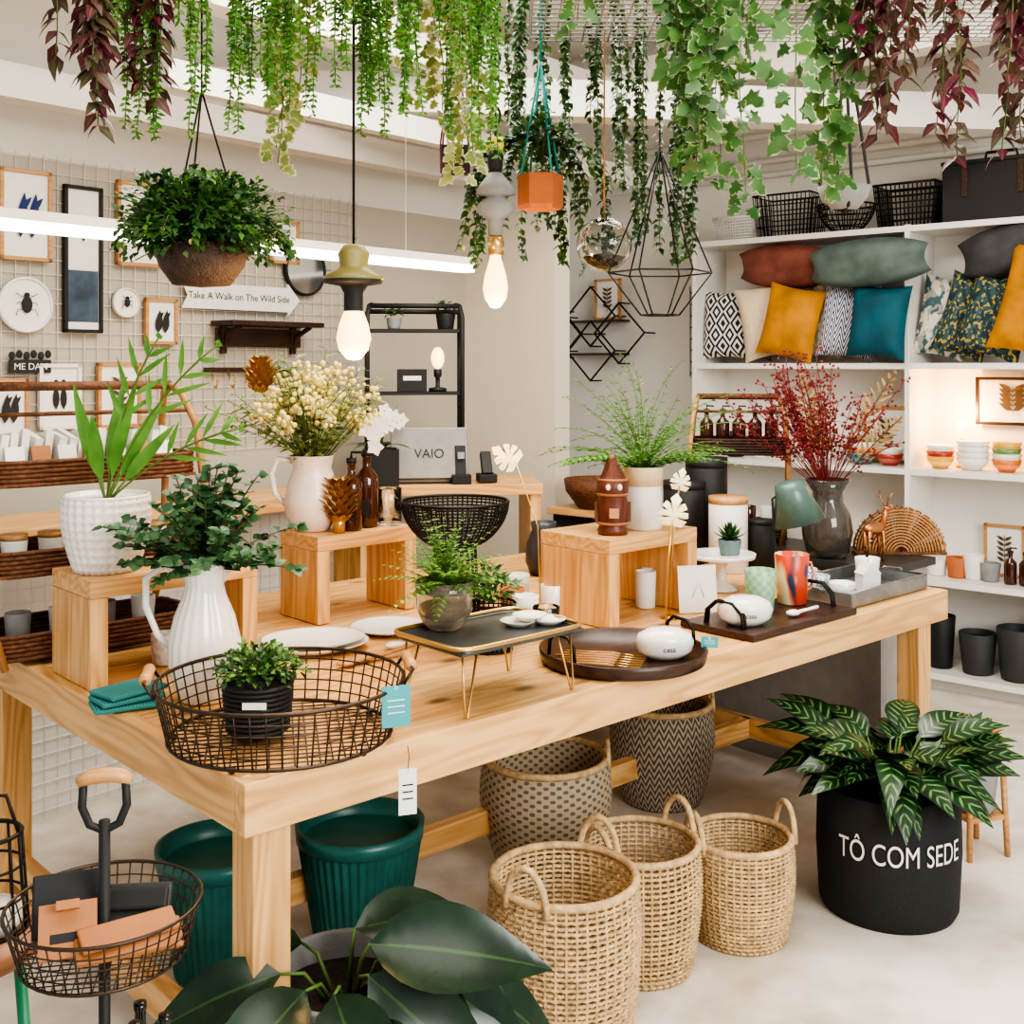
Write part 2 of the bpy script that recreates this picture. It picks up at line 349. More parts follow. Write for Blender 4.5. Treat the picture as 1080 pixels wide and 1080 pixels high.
def bigleaf(o,p,d,n,L,W,mt,bend=.35,seg=8,stalk=None,fold=.15,shape='ov',sm=stemg):
    if stalk is not None:
        a=V(stalk); b=V(p); mm=(a+b)/2+V((0,0,.03)); o.tube([a,mm,b],[.005,.0045,.003],sm,5)
    o.leaf(p,d,n,L,W,mt,seg,bend,fold,shape)
def weave(o,rf,H,mt,ns=44,nr=22,tr=.004,wob=.004,rim=True,base=True,z0=.0):
    for k in range(nr):
        z=z0+H*(k+.5)/nr; r=rf((k+.5)/nr); n=ns*2
        o.tube([((r+wob*(1 if (i+k)%2 else -1)*.7)*math.cos(2*pi*i/n),(r+wob*(1 if (i+k)%2 else -1)*.7)*math.sin(2*pi*i/n),z) for i in range(n)],tr,mt,4,True)
    for i in range(ns):
        a=2*pi*i/ns; o.tube([(rf(t)*math.cos(a),rf(t)*math.sin(a),z0+H*t) for t in (0,.25,.5,.75,1)],tr*.9,mt,4)
    if rim: o.ring((0,0,z0+H),rf(1),tr*2.2,mt,40,6)
    if base: o.lathe([(.001,z0+.004),(rf(0),z0+.004),(rf(0)+.002,z0+.02)],mt,32)
def wirebowl(o,rt,rb,H,mt,ns=36,nr=4,tr=.0016,z0=0,curve=.0,nl=6,rimr=.003):
    def rf(t): return rb+(rt-rb)*(t if not curve else math.sin(t*pi/2)**curve)
    for i in range(ns):
        a=2*pi*i/ns; o.tube([(rf(t)*math.cos(a),rf(t)*math.sin(a),z0+H*t) for t in [j/nl for j in range(nl+1)]],tr,mt,4)
    for k in range(nr+1): t=k/nr; o.ring((0,0,z0+H*t),rf(t),tr if 0<k<nr else rimr,mt,36,4)
    return rf
def bottle(o,r,H,mt,cap=None,neck=.35):
    o.lathe([(.001,0),(r*.9,0),(r,.006),(r,H*.62),(r*.9,H*.68),(r*neck,H*.78),(r*neck,H*.9),(r*neck*1.15,H*.91),(r*neck*1.15,H*.94),(.001,H*.94)],mt,18)
    if cap:
        o.lathe([(.001,H*.93),(r*.45,H*.93),(r*.45,H*1.0),(.001,H)],cap,12); o.tube([(0,0,H),(0,0,H*1.08),(r*.9,0,H*1.08),(r*1.0,0,H*1.05)],r*.13,cap,6)
def cup(o,r,H,mt,th=.004,handle=False,taper=.9,n=24):
    o.lathe([(.001,0),(r*taper*.9,0),(r*taper,.004),(r,H),(r-th*.5,H+.002),(r-th,H),(r*taper-th,.01),(.001,.01)],mt,n)
    if handle: o.tube([(r*.93,0,H*.82),(r*1.35,0,H*.8),(r*1.55,0,H*.55),(r*1.35,0,H*.28),(r*.9,0,H*.22)],.0045,mt,6)
def pot(o,rt,rb,H,mt,th=.008,n=32,so=True,flute=0,nf=0):
    o.lathe([(.001,0),(rb*.97,0),(rb,.006),(rt,H-.004),(rt-th*.3,H),(rt-th*.8,H),(rt-th,H-.006),(rt-th*1.3,H*.85)],mt,n,flute=flute,nf=nf)
    if so: o.lathe([(.001,H*.86),(rt-th,H*.86)],soil,n)
def pillow(name,x,y,z,w,hh,t,mt,rz=0,tilt=0,roll=0,lens=0):
    o=MB(name); n=16; vs=[];uv=[]
    o.M=Matrix.Rotation(tilt,4,'X')@Matrix.Rotation(roll,4,'Y')
    for sd in(-1,1):
        for i in range(n+1):
            for j in range(n+1):
                a=-1+2*i/n; b=-1+2*j/n
                k=(max(0,1-a**4)*max(0,1-b**4))**.6*(1+.05*math.sin(6*a+3*b+w*20)+.03*math.sin(11*b-5*a))
                pin=1-.09*(1-b*b)*abs(a)**2; pin2=(1-.09*(1-a*a)*b*b)*(1-lens*abs(a)**2.2)
                vs.append((a*w/2*pin,sd*t/2*k,b*hh/2*pin2)); uv.append((a,b))
    fs=[]; m_=(n+1)*(n+1)
    for i in range(n):
        for j in range(n):
            q=i*(n+1)+j; f=(q,q+n+1,q+n+2,q+1); fs.append(f); fs.append(tuple(m_+c for c in reversed(f)))
    o.add(vs,fs,mt,uv); return o.build(x,y,z,rz)
def shelfpt(s,y):
    c,sn=math.cos(math.radians(-40)),math.sin(math.radians(-40)); return 1.03+s*c-y*sn, 6.5+s*sn+y*c
def wallpt(s,y):
    c,sn=math.cos(math.radians(50)),math.sin(math.radians(50)); return -1.89+s*c-y*sn, 4.2+s*sn+y*c
RS=math.radians(-40); RWL=math.radians(50)
# ================================================================ TABLE ITEMS
bx,by=-.495,2.44
o=MB('round_wire_basket')
rf=wirebowl(o,.262,.235,.115,bronze,52,5,.0018,.012,0,3,.0045)
for i in range(-9,10):
    x=i*.025; yy=math.sqrt(max(0,.235**2-x*x)); o.tube([(x,-yy,.012),(x,yy,.012)],.0016,bronze,4); o.tube([(-yy,x,.013),(yy,x,.013)],.0016,bronze,4)
for i in range(5): a=2*pi*i/5+.5; o.ell((.225*math.cos(a),.225*math.sin(a),.007),(.008,.008,.007),bronze,8,5)
for sg in(-1,1):
    o.tube([(sg*.255,-.075,.12),(sg*.275,-.07,.15),(sg*.275,.07,.15),(sg*.255,.075,.12)],.0035,bronze,6)
    o.tube([(sg*.275,-.05,.15),(sg*.275,-.045,.15),(sg*.275,0,.15),(sg*.275,.045,.15),(sg*.275,.05,.15)],[.008,.013,.012,.013,.008],LW,10)
o.build(bx,by,TH+.001,math.radians(12))
def tag(x,y,z,w,hh,mt,rz=0,cord=.05):
    o=MB('price_tag'); o.box((0,0,-hh/2-cord),(w,.0015,hh),mt); o.tube([(0,0,0),(.003,0,-cord*.5),(0,0,-cord-.004)],.0008,blk,4)
    for i in range(3): o.box((0,-.0012,-cord-hh*(.35+.15*i)),(w*.6,.0006,hh*.03),whm if mt is tealtag else blkm)
    o.ring((0,-.001,-cord-.005),.003,.0008,whm,10,4,axis='y'); return o.build(x,y,z,rz)
tag(-.238,2.335,.972,.06,.085,tealtag,.35,.01); tag(-.205,2.235,.872,.036,.09,paper,.3,.045)
o=MB('potted_creeping_plant')
pot(o,.072,.062,.105,blkm,.006,28)
for k in range(10): o.ring((0,0,.008+k*.0105),.063+k*.001,.0055,blkm,28,5)
o.box((.01,-.078,.075),(.05,.003,.014),paper)
bush(o,(0,0,.125),(.09,.09,.05),480,.018,.013,L_dark,2)
bush(o,(0,0,.13),(.1,.095,.055),140,.016,.011,L_fern,2)
o.build(-.545,2.44,TH+.016)
o=MB('white_jug_with_eucalyptus')
pr=[(.001,0),(.052,0),(.058,.006),(.072,.04),(.084,.09),(.084,.14),(.07,.2),(.05,.25),(.044,.275),(.052,.31),(.06,.33),(.056,.332),(.042,.3),(.038,.27),(.001,.26)]
o.lathe(pr,wht,96,flute=.018,nf=20)
o.add([(.045,-.02,.315),(.085,0,.345),(.045,.02,.315),(.05,0,.28)],[(0,1,3),(1,2,3)],wht)
o.tube([(-.05,0,.3),(-.1,0,.318),(-.145,0,.285),(-.145,0,.22),(-.115,0,.15),(-.082,0,.12)],[.009,.009,.009,.0085,.008,.008],wht,8)
c0=V((0,0,.3))
for i in range(66):
    a=U(0,2*pi); el=U(.3,1.5); d=V((math.cos(a)*math.cos(el)*.9,math.sin(a)*math.cos(el),math.sin(el)))
    L=U(.15,.27); p=c0.copy(); v=d.copy(); pts=[p.copy()]
    for k in range(10):
        v.z-=.05; v.normalize(); p=p+v*L/10; pts.append(p.copy())
        if k>1:
            for s_ in(0,1,2): o.leaf(p,rv(-.2,.8)+v*.4,V((U(-.5,.5),U(-1,.2),.8)),U(.022,.037),U(.019,.029),L_euc,3,.25,.15)
    o.tube(pts,.0018,stemb,4)
o.build(-.735,2.72,TH+.001,math.radians(-5))
o=MB('teal_oven_mitt'); 
mitm=pattern('teal_pattern','check',(.02,.16,.17),(.06,.3,.28),None,60,60)
for k in range(3): o.box((k*.006,k*.008,.008+.014*k),(.15,.10,.012),mitm,rz=.2*k)
o.build(-.905,2.66,TH+.001,.5,bevel=.005)
o=MB('white_honeycomb_pot_with_palm'); 
def hc(r,H,n=168,k=56):
    vs=[];fs=[]
    for i in range(k+1):
        t=i/k; rr=r*(.74+.3*math.sin(t*pi*.62)) 
        for j in range(n):
            a=2*pi*j/n; e=math.cos(14*a)*math.cos(t*pi*9)
            q=rr-.0065*max(0,abs(e))**.8*(1 if e>0 else .0)-.0065*(max(0,math.sin(14*a+pi/2)*math.cos(t*pi*9))==0)*max(0,-e)**.8
            vs.append((q*math.cos(a),q*math.sin(a),H*t))
    for i in range(k):
        for j in range(n): fs.append((i*n+j,i*n+(j+1)%n,(i+1)*n+(j+1)%n,(i+1)*n+j))
    fs.append(tuple(range(n-1,-1,-1))); return vs,fs
vs,fs=hc(.108,.19); o.add(vs,fs,wht); o.lathe([(.104,.186),(.109,.192),(.108,.197),(.1,.197),(.097,.17),(.001,.168)],wht,44); o.lathe([(.001,.17),(.096,.17)],soil,30)
for dx,dz,L,bd in((.42,1.25,.52,.4),(.12,1.2,.46,.35),(.80,.85,.42,.3)):
    flatfrond(o,(0,0,.17),(dx,-.15,dz),(.15,-1,.25),L,L_palm,.12,.015,8,bd,stemg,t0=.42,w_=.6,arch=.3)
for a,el,L in((2.2,1.0,.22),(.6,1.1,.26),(-.6,1.25,.27),(3.6,1.3,.26),(1.4,1.35,.28),(-1.6,1.1,.18),(.1,.9,.2)):
    d=V((math.cos(a)*math.cos(el),math.sin(a)*math.cos(el),math.sin(el))); o.tube([(0,0,.17),V((0,0,.17))+d*.08],.003,stemg,4); o.leaf(V((0,0,.17))+d*.07,d,(.1,-1,.3),L,.036,L_palm,6,.15,.3)
o.build(-1.045,2.93,RT)
def tier(name,x,y,z,rz,L,W,Hh,trays,mw,extra=None):
    o=MB(name)
    for sg in(-1,1):
        for sy in(-1,1):
            o.tube([(sg*L*.42,sy*W*.5,0),(sg*L*.5,sy*W*.5,Hh*.25),(sg*L*.5,sy*W*.46,Hh*.6),(sg*L*.47,sy*W*.4,Hh*.85),(sg*L*.44,sy*W*.2,Hh*.97),(sg*L*.42,0,Hh)],.011,rat if mw is wick else LW,6)
            for zz in(.3,.62): o.ring((sg*L*.5,sy*W*.47,Hh*zz),.014,.004,wickd,10,4)
    for sg in(-1,1): o.tube([(sg*L*.5,-W*.48,Hh*.3),(sg*L*.5,0,Hh*.48),(sg*L*.5,W*.48,Hh*.3)],.008,rat,6)
    o.tube([(-L*.43,0,Hh),(L*.43,0,Hh)],.013,wick,8); o.tube([(-L*.46,-W*.3,Hh*.9),(L*.46,-W*.3,Hh*.9)],.007,wick,6)
    for tz in trays:
        n=60
        def pt(a,k,zz):
            c_,s_=math.cos(a),math.sin(a); e=.35
            return (abs(c_)**e*(1 if c_>0 else -1)*L*.47*k,abs(s_)**e*(1 if s_>0 else -1)*W*.46*k,zz)
        for q in range(6):
            o.tube([pt(2*pi*i/n,1+.02*((i+q)%2),tz+.012*q) for i in range(n)],.0065,mw,5,True)
        o.box((0,0,tz),(L*.92,W*.9,.008),mw)
    if extra: extra(o)
    o.build(x,y,z,rz,bevel=0)
def ex1(o):
    for i in range(16): o.box((-.24+.03*i,U(-.02,.02),.56),(.02,.13,.10),paper if i%3 else whm,rx=U(-.2,.2),ry=.15)
    for i in range(7): o.box((-.22+.07*i,-.09,.555),(.05,.012,.05),leather if i%2 else paper,rx=-.3)
    for i in range(5): o.at(-.2+.1*i,-.03,.255); pot(o,.035,.03,.07,whm,.004,16,False); o.lathe([(.001,.07),(.036,.07),(.036,.085),(.001,.085)],LW,16)
    o.at(); 
    for i in range(4): o.at(-.18+.12*i,0,.03); pot(o,.035,.03,.09,(conc,whm)[i%2],.003,16,False)
    o.at()
x,y=TB(.20,1.28); tier('rattan_tiered_rack',x,y,TH+.001,TA,.62,.28,.74,(.02,.24,.48),wick,ex1)
o=MB('patterned_cup'); cup(o,.038,.08,mat('speckle_white',(.8,.78,.72),.4,0,.3,90),handle=True); o.build(-.93,3.05,TH+.001,.5)
o=MB('folding_tray_table'); Lx,Ly,Hz=.40,.27,.15; trm=mat('grey_blue_tray',(.09,.105,.105),.3,.4)
o.box((0,0,Hz),(Lx-.01,Ly-.01,.006),trm)
n=40; 
def rr(a,l,w,e=.22): c_,s_=math.cos(a),math.sin(a); return (abs(c_)**e*(1 if c_>=0 else -1)*l/2,abs(s_)**e*(1 if s_>=0 else -1)*w/2)
o.tube([(*rr(2*pi*i/n,Lx,Ly),Hz+.012) for i in range(n)],.006,gold,6,True)
o.tube([(*rr(2*pi*i/n,Lx-.01,Ly-.01),Hz+.003) for i in range(n)],.006,trm,6,True)
for sx in(-1,1):
    for sy in(-1,1):
        X,Y=sx*(Lx/2-.05),sy*(Ly/2-.02); o.tube([(X-.022,Y*.9,Hz-.003),(X+sx*.02-.004,Y,.004),(X+sx*.02+.004,Y,.004),(X+.022,Y*.9,Hz-.003)],.0028,gold,6)
o.build(-.055,2.76,TH+.001,TA)
o=MB('fern_in_glass_pot'); o.lathe([(.001,0),(.03,0),(.04,.004),(.055,.02),(.068,.05),(.07,.09),(.072,.12),(.069,.12),(.066,.09),(.062,.05),(.05,.026),(.001,.012)],smoke,32,flute=.01,nf=16)
o.lathe([(.001,.02),(.045,.025),(.055,.045),(.06,.06),(.001,.065)],mat('brown_potting_mix',(.2,.12,.06),.9,0,.4,70),24)
for i in range(80):
    a=U(0,2*pi); el=U(.4,1.45); frond(o,(0,0,.09),(math.cos(a)*math.cos(el),math.sin(a)*math.cos(el),math.sin(el)),U(.12,.21),L_fern,.026,.012,9,U(.3,.8),r=.0012)
o.build(-.165,2.78,TH+.155)
o=MB('white_dish')
for (x,y,z) in((0,0,0),(.075,.02,0),(.03,.01,.012)):
    o.at(x,y,z); o.lathe([(.001,0),(.028,0),(.044,.012),(.046,.014),(.042,.013),(.026,.005),(.001,.004)],wht,28)
o.build(.015,2.82,TH+.155)
o=MB('white_platter'); o.at()
for z,k in((0,1),(.012,.93)): o.lathe([(.001,z),(.1*k,z),(.155*k,z+.02),(.158*k,z+.024),(.15*k,z+.022),(.1*k,z+.006),(.001,z+.006)],wht,40,sx=1,sy=.8)
o.build(-.56,3.2,TH+.001,.3)
o=MB('white_plate'); o.lathe([(.001,0),(.07,0),(.115,.016),(.117,.02),(.11,.018),(.07,.006),(.001,.006)],wht,36); o.build(-.37,3.42,TH+.001)
o=MB('ceramic_spoon'); o.ell((0,0,.012),(.03,.02,.01),wht); o.tube([(.02,0,.012),(.07,0,.016),(.13,0,.02)],[.006,.005,.006],wht,6); o.build(-.33,3.2,TH+.001,.5)
o=MB('wooden_spoon'); 
for k in range(3): o.ell((-.02+k*.03,.02*k,.01),(.028,.018,.008),LW); o.tube([(0+k*.03,.02*k,.01),(.09+k*.03,.03+.02*k,.014),(.15+k*.03,.05+.02*k,.02)],[.005,.004,.005],LW,6)
o.build(-.42,3.02,TH+.001,.4)
o=MB('round_wooden_tray'); o.lathe([(.001,0),(.21,0),(.222,.006),(.228,.035),(.224,.038),(.218,.035),(.21,.014),(.001,.012)],DW,56)
for s_ in(-1,1):
    c_=s_*.2
    o.tube([(c_-.0,-.06,.03),(c_,-.055,.07),(c_,-.03,.09),(c_,.03,.09),(c_,.055,.07),(c_,.06,.03)],.005,blk,8)
o.build(.30,3.08,TH+.001,.55)
o=MB('wooden_cutlery')
for i in range(6):
    y=-.06+i*.024; L0=-.12+.01*(i%3); o.tube([(L0,y,.006),(.03,y,.007),(.05,y,.006)],[.003,.005,.003],rat,6); o.tube([(.05,y,.006),(.09,y,.005)],.002,gold,5); o.box((.105,y,.005),(.03,.008,.002),gold)
o.build(.23,3.02,TH+.015,-.25)
for nm,x,y,r,z in(('white_stone_bowl',.41,3.06,.08,.0145),('white_oval_box',.70,3.42,.085,.022)):
    o=MB(nm); o.lathe([(.001,0),(r*.6,0),(r*.93,r*.25),(r,r*.5)],wht,32,sx=1,sy=.75); o.lathe([(r,r*.5),(r*.97,r*.53),(r,r*.56),(r*.88,r*.8),(r*.5,r*.98),(.001,r*1.02)],wht,32,sx=1,sy=.75)
    vs,fs=text_geo('casa',.02); o.add([(a,-r*.765,r*.35+b) for a,b,c in vs],fs,blkm,smooth=False)
    o.build(x,y,TH+z,.1)
o=MB('dark_serving_board'); o.box((0,0,.01),(.56,.27,.02),DW)
for s_ in(-1,1):
    for k in(0,.012): o.tube([(s_*.24+k,-.07,.015),(s_*.24+k,-.065,.06),(s_*.24+k,-.03,.09),(s_*.24+k,.03,.09),(s_*.24+k,.065,.06),(s_*.24+k,.07,.015)],.005,blk,8)
o.build(.81,3.56,TH+.001,TA,bevel=.004)
tag(.535,3.08,.885,.045,.03,tealtag,-.2,.0)
pm=pattern('bright_pattern','noise',(.6,.07,.03),(.85,.7,.4),(.04,.05,.1),3,9,.3,0); pb=pattern('blue_pattern','diamond',(.8,.82,.82),(.08,.18,.35),None,30,60,.3,0)
gm=pattern('mint_relief','check',(.22,.42,.25),(.32,.52,.34),None,60,200,.35,0)
o=MB('green_mug'); cup(o,.05,.13,gm,taper=.85); o.build(.785,3.60,TH+.022)
o=MB('colourful_mug'); cup(o,.056,.16,pm,handle=True,taper=.85); o.build(.915,3.72,TH+.022,.4)
o=MB('ceramic_spoon'); o.ell((0,0,.012),(.026,.018,.01),wht); o.tube([(.02,0,.012),(.06,0,.016),(.1,0,.02)],[.006,.005,.006],wht,6); o.build(.87,3.52,TH+.022,.5)
gx,gy=TB(2.50,.20)
o=MB('galvanised_tray'); o.box((0,0,.004),(.5,.28,.006),gal)
for s_ in(-1,1): o.box((0,s_*.14,.025),(.5,.006,.045),gal); o.box((s_*.25,0,.025),(.006,.28,.045),gal); o.tube([(s_*.25,-.04,.04),(s_*.27,-.035,.055),(s_*.27,.035,.055),(s_*.25,.04,.04)],.004,gal,6)
o.tube([(.25,.14,.05),(-.25,.14,.05),(-.25,-.14,.05),(.25,-.14,.05)],.005,gal,6,True); o.build(gx,gy,TH+.001,TA)
o=MB('white_house_ornament'); o.box((0,0,.03),(.07,.05,.06),whm); o.add([(-.038,-.027,.06),(.038,-.027,.06),(.038,.027,.06),(-.038,.027,.06),(0,-.027,.1),(0,.027,.1)],[(0,1,4),(2,3,5),(1,2,5,4),(3,0,4,5)],whm,smooth=False); o.tube([(0,0,.08),(0,0,.17)],.001,blk,4)
for i in range(5): o.ell((U(-.02,.02),0,.12+i*.015),(.008,.003,.005),blk,6,4)
o.build(gx+.05,gy+.0,TH+.009,.3)
for i,(u,v,m_) in enumerate(((2.30,.27,pb),(2.36,.16,wht),(2.66,.24,wht),(2.41,.29,pb))):
    x,y=TB(u,v); o=MB('small_ceramic_bowl'); cup(o,.045,.05+.04*((i+1)%2),m_,taper=.8); o.build(x,y,TH+.009)
o=MB('black_wire_bowl'); wirebowl(o,.155,.05,.13,blk,64,14,.0024,.0,.6,8,.005); o.lathe([(.001,.0),(.05,.0)],blk,24); o.build(-.165,3.3,TH+.275)
o=MB('black_wire_stand'); wirebowl(o,.06,.075,.27,blk,20,12,.0022,0,0,2,.003); o.build(-.165,3.3,TH+.002)
o=MB('black_wire_holder'); wirebowl(o,.07,.06,.13,blk,30,8,.0024,0,0,2,.004); o.at(0,0,.0); pot(o,.05,.045,.09,conc,.005,20)
bush(o,(0,0,.15),(.07,.07,.07),140,.035,.018,L_dark,2); o.build(-.06,3.20,TH+.002)
for i,(x,y,m_) in enumerate(((.04,3.45,whm),(.13,3.62,wht),(-.0,3.62,terra),(.10,3.34,glass),(-.12,3.75,glass),(.02,3.85,whm),(.16,3.9,glass))):
    o=MB('drinking_cup' if m_ is not glass else 'glass_tumbler'); cup(o,.04,.10 if i<2 else .09,m_); o.build(x,y,TH+.001)
o=MB('black_square_bowl'); o.box((0,0,.005),(.14,.14,.01),blkm)
for s_ in(-1,1): o.box((s_*.075,0,.035),(.01,.16,.07),blkm,ry=s_*.15); o.box((0,s_*.075,.035),(.16,.01,.07),blkm,rx=-s_*.15)
o.build(.22,4.2,TH+.001,.7)
o=MB('dark_ceramic_pitcher'); o.lathe([(.001,0),(.05,0),(.07,.05),(.065,.12),(.045,.17),(.05,.2),(.046,.2),(.04,.17),(.001,.16)],mat('dark_glaze',(.05,.05,.055),.3),28); o.tube([(.045,0,.18),(.1,0,.17),(.1,0,.1),(.065,0,.06)],.007,blkm,6); o.build(.12,4.35,TH+.001)
def rp(cx,cy,u,v): return cx+u*ux+v*vx, cy+u*uy+v*vy
x,y=rp(-.596,3.49,.07,.14)
def protea(o,c,S=1.0):
    for k in range(8):
        for j in range(11):
            a=2*pi*j/11+k*.3; r=(.012+.03*math.sin(pi*(k+.5)/7.5))*S; z=(.012*k)*S
            o.leaf((c[0]+r*.6*math.cos(a),c[1]+r*.6*math.sin(a),c[2]+z),(math.cos(a)*.5,math.sin(a)*.5,1),(math.cos(a),math.sin(a),0),.038*S,.02*S,gold,3,-.4,.3)
o=MB('white_pitcher_with_dried_flowers')
o.lathe([(.001,0),(.05,0),(.055,.005),(.085,.05),(.09,.1),(.075,.16),(.06,.2),(.068,.235),(.07,.24),(.06,.235),(.052,.2),(.001,.19)],mat('blush_ceramic',(.78,.66,.57),.25),40)
o.tube([(-.06,0,.22),(-.11,0,.23),(-.13,0,.18),(-.12,0,.12),(-.085,0,.08)],.009,wht,8)
for i in range(66):
    a=U(0,2*pi); el=U(.65,1.5); d=V((math.cos(a)*math.cos(el),math.sin(a)*math.cos(el),math.sin(el))); L=U(.18,.32); p=V((0,0,.2))+d*L
    o.tube([(0,0,.18),V((0,0,.2))+d*L*.6,p],.0014,stemg,3)
    for k in range(10): o.ell(p+V((U(-.03,.03),U(-.03,.03),U(-.025,.025))),(U(.006,.010),)*3,bud,6,4)
for i in range(36):
    a=U(0,2*pi); el=U(.7,1.4); d=V((math.cos(a)*math.cos(el),math.sin(a)*math.cos(el),math.sin(el))); strand(o,(0,0,.2),d,U(.28,.40),L_var,.05,.016,.03,2,'l',g=.03)
protea(o,(-.16,-.03,.44),1.1); o.tube([(0,0,.2),(-.1,-.02,.35),(-.16,-.03,.45)],.003,gold,5)
for k in range(6):
    a=U(-.5,.5); c=V((.2+U(-.03,.03),-.05,.30+U(-.05,.05)))
    for j in range(5): t=2*pi*j/5; o.leaf(c,(math.cos(t),-.2,math.sin(t)),(0,-1,0),.03,.026,whm,3,.1,.1)
o.build(x,y,RT)
for (u,v,s_) in((.165,.06,1),(.245,.09,1.08)):
    x,y=rp(-.596,3.49,u,v); o=MB('amber_bottle'); o.at(sc=s_); bottle(o,.036,.23,amber,blkm); o.box((0,-.037,.06),(.03,.002,.05),blkm); o.build(x,y,RT)
x,y=rp(-.596,3.49,.325,.08); o=MB('glass_jar'); cup(o,.045,.12,glass,taper=1); o.build(x,y,RT)
o=MB('metallic_protea_ornament'); protea(o,(0,0,.03),S=1.35); o.tube([(0,0,0),(0,0,.05)],.02,gold,10); x,y=rp(-.596,3.49,.105,.04); o.build(x,y,RT)
o=MB('carved_wooden_totem')
o.lathe([(.001,0),(.046,0),(.048,.015),(.04,.03),(.046,.05),(.05,.09),(.044,.12),(.05,.135),(.05,.165),(.04,.175),(.03,.2),(.018,.235),(.008,.25),(.001,.252)],RW,28)
tb=mat('totem_band',(.35,.13,.055),.5)
for z in(.035,.125,.17): o.ring((0,0,z),.046,.005,tb,24,5)
for s_ in(-1,1): o.ell((s_*.018,-.047,.15),(.008,.006,.01),wht,10,6); o.box((s_*.05,0,.07),(.012,.02,.06),RW)
o.box((0,-.05,.07),(.03,.008,.03),mat('totem_face',(.5,.24,.12),.5)); o.build(.315,3.56,RT)
o=MB('white_cylinder_planter'); pot(o,.062,.06,.2,whm,.006,32); o.lathe([(.063,.14),(.064,.2)],mat('pale_wood_band',(.72,.58,.38),.6),32)
for i in range(80):
    a=U(0,2*pi); el=U(.5,1.5); d=V((math.cos(a)*math.cos(el),math.sin(a)*math.cos(el),math.sin(el))); strand(o,(0,0,.18),d,U(.18,.42),L_palm,.022,.004,.03,3,'d',g=.09,r=.001)
for i in range(8):
    a=pi+U(-1.0,1.0); frond(o,(0,0,.18),(math.cos(a),math.sin(a)*.6,.75),U(.24,.34),L_fern,.06,.014,12,.7)
for i in range(7):
    a=U(-.9,.6); frond(o,(0,0,.18),(math.cos(a),math.sin(a)*.6,.8),U(.2,.3),L_palm,.06,.018,9,.6)
o.build(.425,3.68,RT)
mon=[(-.1,-.1),(-.12,-.35),(.1,-.5),(.14,-.25),(.22,-.53),(.4,-.5),(.38,-.22),(.52,-.45),(.7,-.33),(.62,-.12),(.8,-.2),(1,0),(.8,.2),(.62,.12),(.7,.33),(.52,.45),(.38,.22),(.4,.5),(.22,.53),(.14,.25),(.1,.5),(-.12,.35),(-.1,.1)]
def goldl(x,y,z,Hs,lean,sz=.09,n2=(.2,-1,.2)):
    o=MB('gold_monstera_leaf_ornament'); o.lathe([(.001,0),(.03,0),(.03,.006),(.001,.008)],gold,20); o.tube([(0,0,.005),(lean*.3,0,Hs*.6),(lean,0,Hs)],.003,gold,6)
    o.ivy((lean,0,Hs-.01),(lean*2+.1,0,.7),n2,sz,goldleaf,mon); o.build(x,y,z)
goldl(.468,3.46,TH+.001,.33,.02,.09); goldl(.50,3.60,TH+.001,.42,.03,.065); 
o=MB('gold_monstera_leaf_ornament'); o.lathe([(.001,0),(.03,0),(.03,.006),(.001,.008)],gold,20); o.tube([(0,0,.005),(-.01,0,.3),(-.08,0,.5)],.0025,gold,6); o.ivy((-.08,0,.5),(-.8,0,.5),(.1,-1,.2),.085,goldleaf,mon); o.build(.09,3.52,TH+.001)
o=MB('white_greeting_card'); o.box((0,0,.075),(.13,.003,.15),paper,rx=-.15); o.tube([(-.02,-.006,.05),(0,-.012,.1),(.02,-.006,.05)],.0008,blkm,4); o.build(.60,3.68,TH+.001,.2)
for (x,y) in((.44,3.75),(.47,3.83)):
    o=MB('candle_glass'); cup(o,.035,.12,whm); o.build(x,y,TH+.001)
o=MB('white_cake_stand'); o.lathe([(.001,0),(.06,0),(.05,.01),(.02,.03),(.018,.08),(.03,.105),(.12,.115),(.122,.13),(.118,.13),(.001,.122)],wht,40); o.build(.745,4.05,TH+.001)
o=MB('potted_succulent'); pot(o,.042,.035,.055,mat('grey_pot',(.13,.2,.2),.5),.005,20)
for k in range(4):
    for j in range(9): a=2*pi*j/9+k; el=.3+k*.33; o.leaf((0,0,.05),(math.cos(a)*math.cos(el),math.sin(a)*math.cos(el),math.sin(el)),(0,0,1),.07,.02,L_dark,3,-.15,.3)
o.build(.745+.03,4.05,TH+.125)
for nm,x,y,r,H,m_,lid in(('black_canister',.70,4.62,.085,.33,blkm,blkm),('white_canister',.84,4.42,.075,.29,whm,LW),('black_canister',.80,4.68,.085,.42,blkm,blkm),('teal_canister',.60,4.40,.06,.2,mat('petrol_ceramic',(.03,.10,.12),.4),blkm),('black_canister',.97,4.42,.05,.2,blkm,blkm)):
    o=MB(nm); o.lathe([(.001,0),(r,0),(r,H*.9),(r*.98,H*.905)],m_,36); o.lathe([(r*.98,H*.905),(r*1.01,H*.91),(r*1.01,H),(.001,H)],lid,36); o.build(x,y,TH+.001)
o=MB('grey_counter'); ctop=mat('dark_counter_top',(.04,.04,.04),.4); cb_=mat('grey_panel',(.30,.29,.27),.6)
o.box((.2,.525,.835),(.4,1.05,.03),ctop); o.box((.2,.525,.41),(.36,1.0,.82),cb_); x,y=TB(2.85,.28); o.build(x,y,0,TA)
CT=.851
o=MB('glass_vase_with_red_berry_branches')
o.lathe([(.001,0),(.07,0),(.085,.02),(.1,.1),(.09,.17),(.062,.22),(.06,.26),(.09,.31),(.086,.31),(.056,.26),(.058,.22),(.085,.17),(.094,.1),(.08,.025),(.001,.012)],mat('dark_smoke_glass',(.35,.33,.3),.06,0,0,trans=.85),36)
